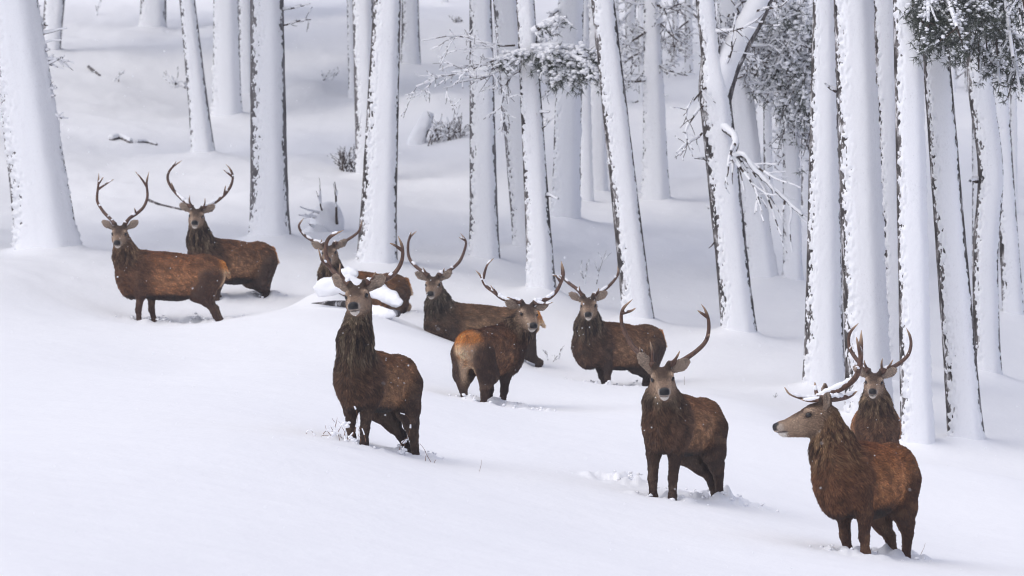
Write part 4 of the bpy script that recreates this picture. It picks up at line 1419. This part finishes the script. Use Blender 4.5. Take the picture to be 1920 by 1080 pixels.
    # green foliage hanging into the top right corner
    for (key, a, b, da, db, w, nt, ns) in [
        ('Z', (1745, -60), (1740, 60), 62.3, 61.2, .40, 810, 308), ('Z', (1745, -40), (1800, 70), 62.3, 61.0, .40, 806, 296), ('Z', (1750, -80), (1770, 100), 62.3, 61.4, .34, 603, 234),
        ('ZA', (1830, -90), (1850, 90), 69, 61.5, .42, 892, 296), ('ZA', (1835, -60), (1900, 110), 69, 61.5, .42, 921, 303), ('ZA', (1835, -40), (1835, 130), 69, 61.8, .36, 748, 206),
        ('ZA', (1840, -40), (1915, 190), 69, 61.6, .34, 748, 206), ('ZA', (1850, -90), (1925, 40), 69, 61.5, .40, 748, 261), ('ZA', (1840, 20), (1875, 160), 69, 62, .34, 661, 193), ('Z', (1750, -70), (1850, 30), 62.3, 61.5, .40, 748, 276)]:
        needle_bough(key, a, b, da, db, r, w, nt, ns, 0.5, nl=(.04, .09), sw=(.008, .030))
    # dead snags on the massive left trunk, side twigs of the thick trunk and small stubs
    for (key, u0, v0, u1, v1, rad, sn, lv) in [('A', 74, 66, 118, 60, .018, 1, 0), ('A', 76, 84, 112, 82, .012, 1, 0), ('A', 78, 112, 128, 104, .022, 1, 1), ('A', 80, 124, 132, 118, .016, .7, 1), ('A', 86, 165, 98, 168, .016, .6, 1), ('A', 90, 205, 102, 222, .022, .8, 1), ('A', 88, 185, 98, 190, .02, .8, 0), ('A', 76, 45, 84, 50, .02, .6, 0), ('A', 78, 98, 92, 100, .02, .8, 0),
                                               ('F', 533, 20, 588, 26, .014, .5, 0), ('F', 534, 48, 602, 44, .014, .3, 1), ('L', 1010, 215, 1040, 212, .02, 1, 0), ('L', 1025, 366, 1054, 362, .022, 1, 0), ('L', 1010, 245, 1035, 238, .012, .4, 0), ('R', 1338, 455, 1325, 460, .012, .3, 0), ('R', 1322, 300, 1308, 296, .012, .3, 0), ('ZA', 1830, 340, 1818, 342, .03, 1, 0), ('W', 1566, 170, 1556, 160, .02, .5, 0)]:
        root, O, f, s, d = TREE[key]
        A_, B_ = px(u0, v0, d - 0.05), px(u1, v1, d - 0.25)
        segs = grow(A_ - (B_ - A_) * 0.12, B_ - A_, np.linalg.norm(B_ - A_) * 1.12, rad, lv, r, 5, 0.0, 0.5, None, 0, 6, 0.10)
        stick_meshes(segs, root, "dead_branch", sn, r, 0.004, 1.3, O=O)

def on_ground(u, v, d0):
    """the first point where the ray through a photograph pixel meets the snow"""
    ds = np.linspace(d0 - 8, d0 + 8, 160)
    P = np.stack([(u - 960) / FPX * ds, ds, (540 - v) / FPX * ds], -1)
    g = ground_z(P[:, 0], P[:, 1], True)
    hit = np.nonzero(P[:, 2] <= g)[0]
    k = hit[0] if len(hit) else int(np.argmin(np.abs(P[:, 2] - g)))
    return np.array([P[k, 0], P[k, 1], g[k]])

def thing(name, label, cat, loc, group=None):
    o = link(name, None, loc=loc, label=label, category=cat)
    if group:
        o["group"] = group
    return o

def bush(u, v, d, wpx, hpx, n, label, snow=.35, rad=.008, name="leafless_bush", lean=0, lv=1):
    r = np.random.default_rng(int(u * 7 + v))
    O = on_ground(u, v, d)
    s = FPX / O[1]
    root = thing(name, label, "bush", O, None)
    segs = []
    for k in range(n):
        b = O + np.array([r.uniform(-.35, .35) * wpx / s, r.uniform(-.2, .2), -.05])
        dv = np.array([(r.uniform(-.5, .5) * wpx + lean * hpx) / s, r.uniform(-.25, .25), hpx / s])
        grow(b, dv, hpx / s * r.uniform(.5, 1.1), rad, lv, r, 4, 0.0, 0.35, segs, 0, 5, 0.12)
    stick_meshes(segs, root, "twigs", snow, r, rad * 0.45, 1.2, O=O, snow_name="twig_snow")
    return root

def log_piece(pts, rad, label, name="fallen_log", snow=True, cat="log", bark_mat=None, sides=14, snow_amt=1.0, snap=True):
    r = np.random.default_rng(int(pts[0][0]))
    W = catmull([(on_ground(*p) + np.array([0, 0, rad * .35])) if snap else px(*p) for p in pts], 24)
    O = W[0].copy()
    W = W - O
    root = thing(name, label, cat, O)
    t = np.linspace(0, 1, 24)
    R = rad * (1 - 0.25 * t) * (1 + 0.10 * fbm(W / 0.2 + O, 5, 2))
    V, F, T = tube(W, R, sides)
    V = V + 0.12 * rad * np.stack([fbm((V + O) / (rad * 1.2), 70 + a, 2) for a in range(3)], -1)
    link("wood", mk_mesh("wood", V, [F, T], [bark_mat or M_BARK]), root)
    if snow:
        V, F, T = tube(W + np.array([0, -0.15 * rad, 0.62 * rad * snow_amt]), R * (0.95 + 0.2 * fbm(W / 0.15 + O, 8, 2)), sides)
        V = V + 0.2 * rad * np.stack([fbm((V + O) / (rad * 1.1), 90 + a, 3) for a in range(3)], -1)
        link("snow_cap", mk_mesh("snow_cap", V, [F, T], [M_PLASTER]), root)
    return root

def snow_mound(name, label, u, v, d, rx, ry, rz, seed, parent=None):
    O = px(u, v, d)
    th, ph = np.linspace(0, np.pi, 40), np.linspace(0, 2 * np.pi, 72, endpoint=False)
    D = np.stack([np.sin(th)[:, None] * np.cos(ph), np.sin(th)[:, None] * np.sin(ph), np.cos(th)[:, None] + 0 * ph], -1).reshape(-1, 3)
    V = D * np.array([rx, ry, rz])
    V = V * (1 + 0.16 * fbm(V / (min(rx, rz) * 0.9) + O, seed, 3))[:, None]
    me = mk_mesh(name, V if parent is None else V, [grid_faces(40, 72, True)], [M_PLASTER])
    if parent is not None:
        return link(name, me, parent, loc=O - np.array(parent.location))
    return link(name, me, loc=O, label=label, category="snow mound")

def build_undergrowth():
    # fallen log under thick snow, in front of the third stag
    lg = log_piece([(586, 575, 69.1), (640, 570, 68.8), (690, 579, 68.5), (748, 588, 68.3)], 0.048, "fallen log buried under thick snow beside the high headed stag", snow=False, snap=False)
    LO = np.array(lg.location)
    for (pts, rr, sd_) in [([(590, 548, 68.9), (616, 537, 68.7), (652, 533, 68.6), (694, 548, 68.5)], [.09, .105, .105, .07], 5), ([(640, 514, 68.8), (656, 511, 68.7), (672, 516, 68.7)], [.05, .075, .05], 6),
                           ([(684, 535, 68.7), (710, 545, 68.4), (736, 560, 68.2), (754, 571, 68.05)], [.10, .105, .085, .05], 7), ([(682, 582, 68.4), (710, 586, 68.2), (740, 592, 68.0)], [.07, .07, .05], 8)]:
        W = catmull([px(*p) for p in pts], 30) - LO
        t = np.linspace(0, 1, 30)
        R = np.interp(t, np.linspace(0, 1, len(rr)), rr) * np.sqrt(np.clip(np.sin(np.pi * np.clip(t, .004, .996)) * 2.2, 0, 1))
        V, F, T = tube(W, np.maximum(R, .004), 28)
        V = V + (0.50 * np.mean(rr) * np.stack([fbm((V + LO) / 0.17, 90 + sd_ + q, 4, .6) for q in range(3)], -1) + 0.02 * np.stack([fbm((V + LO) / 0.05, 95 + sd_ + q, 2) for q in range(3)], -1)) * np.array([1, 1, .8])
        link("snow_cap", mk_mesh("snow_cap", V, [F, T], [M_PLASTER]), lg)
    log_piece([(278, 376, 84.5), (296, 384, 84.3), (320, 391, 84.1), (340, 394, 84)], 0.022, "thin dark curved stick in the snow left of the second stag's head", "stick", False, "stick")
    log_piece([(208, 263, 98), (226, 262, 98), (246, 270, 98)], 0.045, "short dark log end poking from the slope above the far left stag", "fallen_log", True, "log", None, 10, 1.3)
    log_piece([(256, 268, 97.5), (275, 268, 97.5), (294, 273, 97.5)], 0.03, "flatter snow covered log piece just right of the dark log end", "fallen_log", True, "log", None, 10, 1.1)
    log_piece([(166, 127, 111), (178, 136, 111), (187, 143, 111)], 0.03, "short dark stick lying high on the slope beside the massive trunk", "stick", False, "stick")
    bush(215, 150, 110, 34, 34, 2, "small snowy dead sprig high on the slope left of the thin leaning trunk", .5, .012, "dead_sprig", .3)
    bush(190, 30, 124, 26, 36, 1, "snow dusted sprig at the very top, left of the distant pale trunk", .5, .016, "dead_sprig", .2)
    bush(330, 165, 109, 70, 40, 5, "snowy fallen branch with arching twigs left of the thin leaning trunk", .65, .014, "fallen_branch", -.4)
    bush(655, 322, 92.5, 48, 50, 34, "dense round leafless bush at the left of the thick trunk above the raised head stag", .12, .010, lv=1)
    bush(840, 262, 98, 76, 54, 34, "wide leafless bush beside the snowy stump near the centre", .3, .010, lv=1)
    bush(858, 42, 128, 22, 20, 12, "small dark scrub at the top edge above the wide leafless bush", .25, .016, "scrub")
    bush(806, 272, 97, 28, 50, 3, "forked bare sapling at the foot of the snowy stump", .4, .012, "sapling", .1)
    bush(1040, 675, 70, 36, 36, 4, "bare brown twigs between the rump showing stag and the small distant stag", .15, .005, "dead_twigs", 0)
    bush(1112, 535, 79, 46, 70, 3, "faint snowy weeds left of the strongly leaning white trunk", .7, .006, "weeds", .1)
    bush(1455, 745, 67, 18, 20, 1, "single bent twig left of the dark footed pale trunk", .2, .005, "dead_twigs", .3)
    bush(1325, 395, 88, 10, 14, 3, "little dark stub of scrub left of the forked trunk", .1, .014, "scrub")
    bush(600, 150, 110, 60, 30, 5, "faint snow buried heather right of the thick trunk with two side twigs", .8, .012, "heather")
    bush(1165, 165, 112, 40, 30, 6, "distant snowy scrub right of the leaning white trunk", .6, .012, "scrub")
    bush(1740, 800, 63, 24, 16, 2, "low twig at the foot of the bright trunk right of the frontal stag", .2, .005, "dead_twigs", .4)
    # snowy stump by the bush
    O = on_ground(796, 268, 97.5)
    st = thing("tree_stump", "snow wrapped leaning stump beside the wide leafless bush", "stump", O)
    P = np.array([[-.16, 0, -.35], [-.08, 0, .05], [0, 0, .27], [.07, 0, .46]])
    V, F, T = tube(catmull(P, 16), np.linspace(.12, .09, 16), 14)
    link("wood", mk_mesh("wood", V, [F, T], [M_BARK]), st)
    V, F, T = tube(catmull(P + np.array([-.02, -.03, .03]), 16), np.linspace(.19, .095, 16), 18)
    V = V + 0.06 * np.stack([fbm((V + O) / 0.15, 40 + a, 2) for a in range(3)], -1)
    link("snow_cap", mk_mesh("snow_cap", V, [F, T], [M_PLASTER]), st)
    # snow buried stump with dead arms behind the third stag
    r = np.random.default_rng(12)
    O = px(612, 412, 82)
    st = thing("tree_stump", "snow heaped stump with dead arms behind the log hidden stag", "stump", O)
    snow_mound("snow_cap", None, 612, 420, 82, .24, .28, .30, 15, st)
    snow_mound("snow_cap", None, 592, 446, 81.8, .22, .26, .18, 16, st)
    segs = []
    for (u0, v0, u1, v1, rd) in [(632, 420, 626, 345, .022), (604, 395, 586, 358, .014), (600, 400, 562, 390, .010), (590, 408, 565, 398, .012), (596, 430, 584, 424, .02)]:
        A_, B_ = px(u0, v0, 81.8), px(u1, v1, 81.5)
        grow(A_, B_ - A_, np.linalg.norm(B_ - A_), rd, 1, r, 2, 0, .4, segs, 0, 5, .08)
    stick_meshes(segs, st, "dead_arms", 1.0, r, .004, 1.7, O=O, snow_name="arm_snow")
    # grass stems by the high headed stag
    def stems(label, lst, name="grass_tuft", d=44.8, snow=.0, rad=.0022):
        O = px(lst[0][0][0], lst[0][0][1], d)
        root = thing(name, label, "grass", O)
        segs, sn = [], []
        for pts in lst:
            dd = d + r.uniform(-.25, .25)
            W = catmull([px(p[0], p[1], dd) for p in pts], 5 * len(pts))
            for k in range(len(W) - 1):
                q = k / len(W)
                segs.append((W[k], W[k + 1], rad * (1.2 - q * .7), rad * (1.2 - (q + .05) * .7), 0))
        stick_meshes(segs, root, "stem", snow, r, .0012, 1.0, M_GRASSY, "stem_snow", O)
        return root, O
    def zoom5(L):
        return [[(560 + x / 6.75, 740 + y / 6.75) for x, y in q] for q in L]
    big = zoom5([[(640, 580), (690, 500), (735, 360), (740, 250), (710, 160), (675, 130), (640, 145), (598, 168)], [(850, 600), (835, 520), (800, 430), (750, 405)], [(745, 575), (765, 480), (755, 435)], [(790, 600), (770, 520)],
                 [(590, 560), (580, 470), (540, 400), (505, 335)], [(610, 570), (640, 540), (700, 470)], [(410, 520), (350, 440), (340, 390)], [(470, 480), (460, 380), (440, 320)], [(465, 400), (480, 340), (490, 290)], [(460, 370), (425, 300)],
                 [(420, 460), (395, 400)], [(430, 450), (410, 410)], [(310, 500), (340, 465), (400, 460), (470, 470)], [(285, 525), (330, 515), (380, 520)], [(520, 580), (500, 500), (480, 470)], [(545, 550), (530, 530)], [(500, 470), (540, 400)], [(575, 520), (590, 460)]])
    root, O = stems("clump of dry reddish grass stems dusted with snow at the raised head stag's front legs", big, snow=.12)
    C = [px(560 + x / 6.75, 740 + y / 6.75, 44.8) - O for x, y in [(600, 375), (580, 360), (560, 380), (620, 360), (640, 355), (610, 395), (590, 410), (420, 520), (440, 500), (380, 545), (690, 570), (720, 580), (660, 540)]]
    link("snow_clod", blobs_mesh("snow_clod", C, r.uniform(.010, .028, len(C)), [M_PLASTER], .7, .3, r), root, kind="stuff")
    root, O = stems("single arching dry stem holding a snow clod at the raised head stag's hind legs", zoom5([[(1275, 700), (1290, 640), (1330, 590), (1385, 520), (1415, 420), (1410, 330), (1370, 265), (1300, 240)], [(1325, 680), (1350, 600)]]), "dry_grass", 46.0, .15)
    C = [px(560 + x / 6.75, 740 + y / 6.75, 45.95) - O for x, y in [(1340, 590), (1320, 600), (1360, 570), (1330, 720), (1300, 730), (1370, 740), (1340, 700), (1280, 720)]]
    link("snow_clod", blobs_mesh("snow_clod", C, r.uniform(.012, .030, len(C)), [M_PLASTER], .7, .3, r), root, kind="stuff")
    stems("forked dry stalk right of the raised head stag's hind hooves", zoom5([[(1690, 880), (1620, 760), (1590, 690), (1530, 615)], [(1605, 840), (1610, 770)]]), "dry_grass", 45.6)
    stems("tiny dry stub right of the forked dry stalk", zoom5([[(1715, 860), (1735, 825)]]), "dry_grass", 45.5)
    stems("small hooked dry stem left of the reddish grass clump", zoom5([[(100, 495), (115, 465), (150, 455), (165, 462)], [(210, 520), (170, 465)]]), "dry_grass", 44.6, .2)
    stems("lone thin upright blade in open snow right of the raised head stag", [[(899, 884), (902, 872), (903, 862)]], "dry_grass", 44.5, 0, .0014)
    stems("thin upright blade in the snow behind the ear of the shaggy chest stag", [[(1283, 722), (1283, 712), (1284, 706)]], "dry_grass", 56, 0, .0018)
    stems("thin blade in the snow at the lower right behind the nearest stag", [[(1726, 1040), (1732, 1028), (1735, 1018)]], "dry_grass", 43, 0, .0014)
    # loose clods of snow kicked up round the legs
    C, R = [], []
    for (x, y, rad) in PITS:
        n = 8
        a = r.uniform(0, 2 * np.pi, n)
        q = rad * r.uniform(.7, 2.2, n)
        X, Y = x + q * np.cos(a), y + q * np.sin(a)
        Z = ground_z(X, Y)
        C.append(np.stack([X, Y, Z + .004], -1))
        R.append(r.uniform(.006, .022, n))
    o = link("loose_snow", blobs_mesh("loose_snow", np.vstack(C), np.concatenate(R), [M_SNOW], .75, .35, r), kind="stuff")

def build_flakes():
    r = np.random.default_rng(77)
    n = 1700
    d = 22 + (95 - 22) * r.uniform(0, 1, n) ** 0.75
    u, v = r.uniform(-60, 1980, n), r.uniform(-60, 1100, n)
    C = np.stack([(u - 960) / FPX * d, d, (540 - v) / FPX * d], -1)
    m = C[:, 2] > ground_z(C[:, 0], C[:, 1], False) + 0.05
    C = C[m]
    o = link("falling_snow", blobs_mesh("falling_snow", C, r.uniform(.0018, .0048, len(C)), [M_PLASTER], 1.0, .45, r), kind="stuff")

def build_haze(zlo, zhi):
    m = bpy.data.materials.new("haze_air")
    m.use_nodes = True
    nt = m.node_tree
    for n in list(nt.nodes):
        nt.nodes.remove(n)
    o = nt.nodes.new("ShaderNodeOutputMaterial")
    v = nt.nodes.new("ShaderNodeVolumePrincipled")
    v.inputs["Color"].default_value = (0.90, 0.92, 1.0, 1)
    v.inputs["Density"].default_value = HAZE
    v.inputs["Anisotropy"].default_value = 0.2
    nt.links.new(v.outputs[0], o.inputs["Volume"])
    x0, x1, y0, y1 = -320, 320, -125, 505
    V = [(x, y, z) for z in (zlo, zhi) for y in (y0, y1) for x in (x0, x1)]
    F = [[0, 2, 3, 1], [4, 5, 7, 6], [0, 1, 5, 4], [2, 6, 7, 3], [0, 4, 6, 2], [1, 3, 7, 5]]
    link("haze", mk_mesh("haze", V, [F], [m], False), kind="stuff")
HAZE = 0.00042
for S_ in STAGS:
    s_ = FPX / S_['d']
    for nm, sp in S_['legs'].items():
        q_ = px(sp[0], sp[1], S_['d'])
        th_ = math.radians(S_['head'])
        x0 = (0.33 if nm[0] == 'f' else -0.56)
        y0 = 0.11 if nm[1] == 'l' else -0.11
        dep_ = S_['d'] + math.sin(th_) * x0 + math.cos(th_) * y0
        pt = px(sp[0], sp[1], dep_)
        PITS.append((pt[0], pt[1], 0.13))
for (u_, v_, d_, r_) in [(1140, 914, 46.8, .16), (1172, 917, 46.9, .14), (1195, 918, 47, .14), (1290, 926, 46.8, .12), (1384, 934, 46.6, .14), (1398, 940, 46.5, .12), (960, 752, 58, .14), (985, 757, 57.6, .16), (1010, 762, 57.2, .12), (1110, 728, 66, .16), (1165, 728, 66, .2), (1080, 722, 66.5, .14), (345, 603, 70, .16), (375, 604, 70, .14), (320, 602, 70, .12)]:
    p_ = px(u_, v_, d_)
    PITS.append((p_[0], p_[1], r_))
ground, GV = build_ground()
bendZA = lambda v: 16 * np.exp(-((v - 320) / 110.0) ** 2)
for i, t in enumerate(TREES):
    build_tree(i, t, bendZA if t[0] == 'ZA' else None)
for si, S in enumerate(STAGS):
    build_stag(si, S)
build_boughs()
build_undergrowth()
build_flakes()
zmax = max((o.matrix_world @ Vector(c)).z for o in scene.objects if o.type == 'MESH' for c in o.bound_box)
bpy.context.view_layer.update()
zmax = max((o.matrix_world @ Vector(c)).z for o in scene.objects if o.type == 'MESH' for c in o.bound_box)
build_haze(float(GV[:, 2].min()) - 1.0, zmax + 1.0)
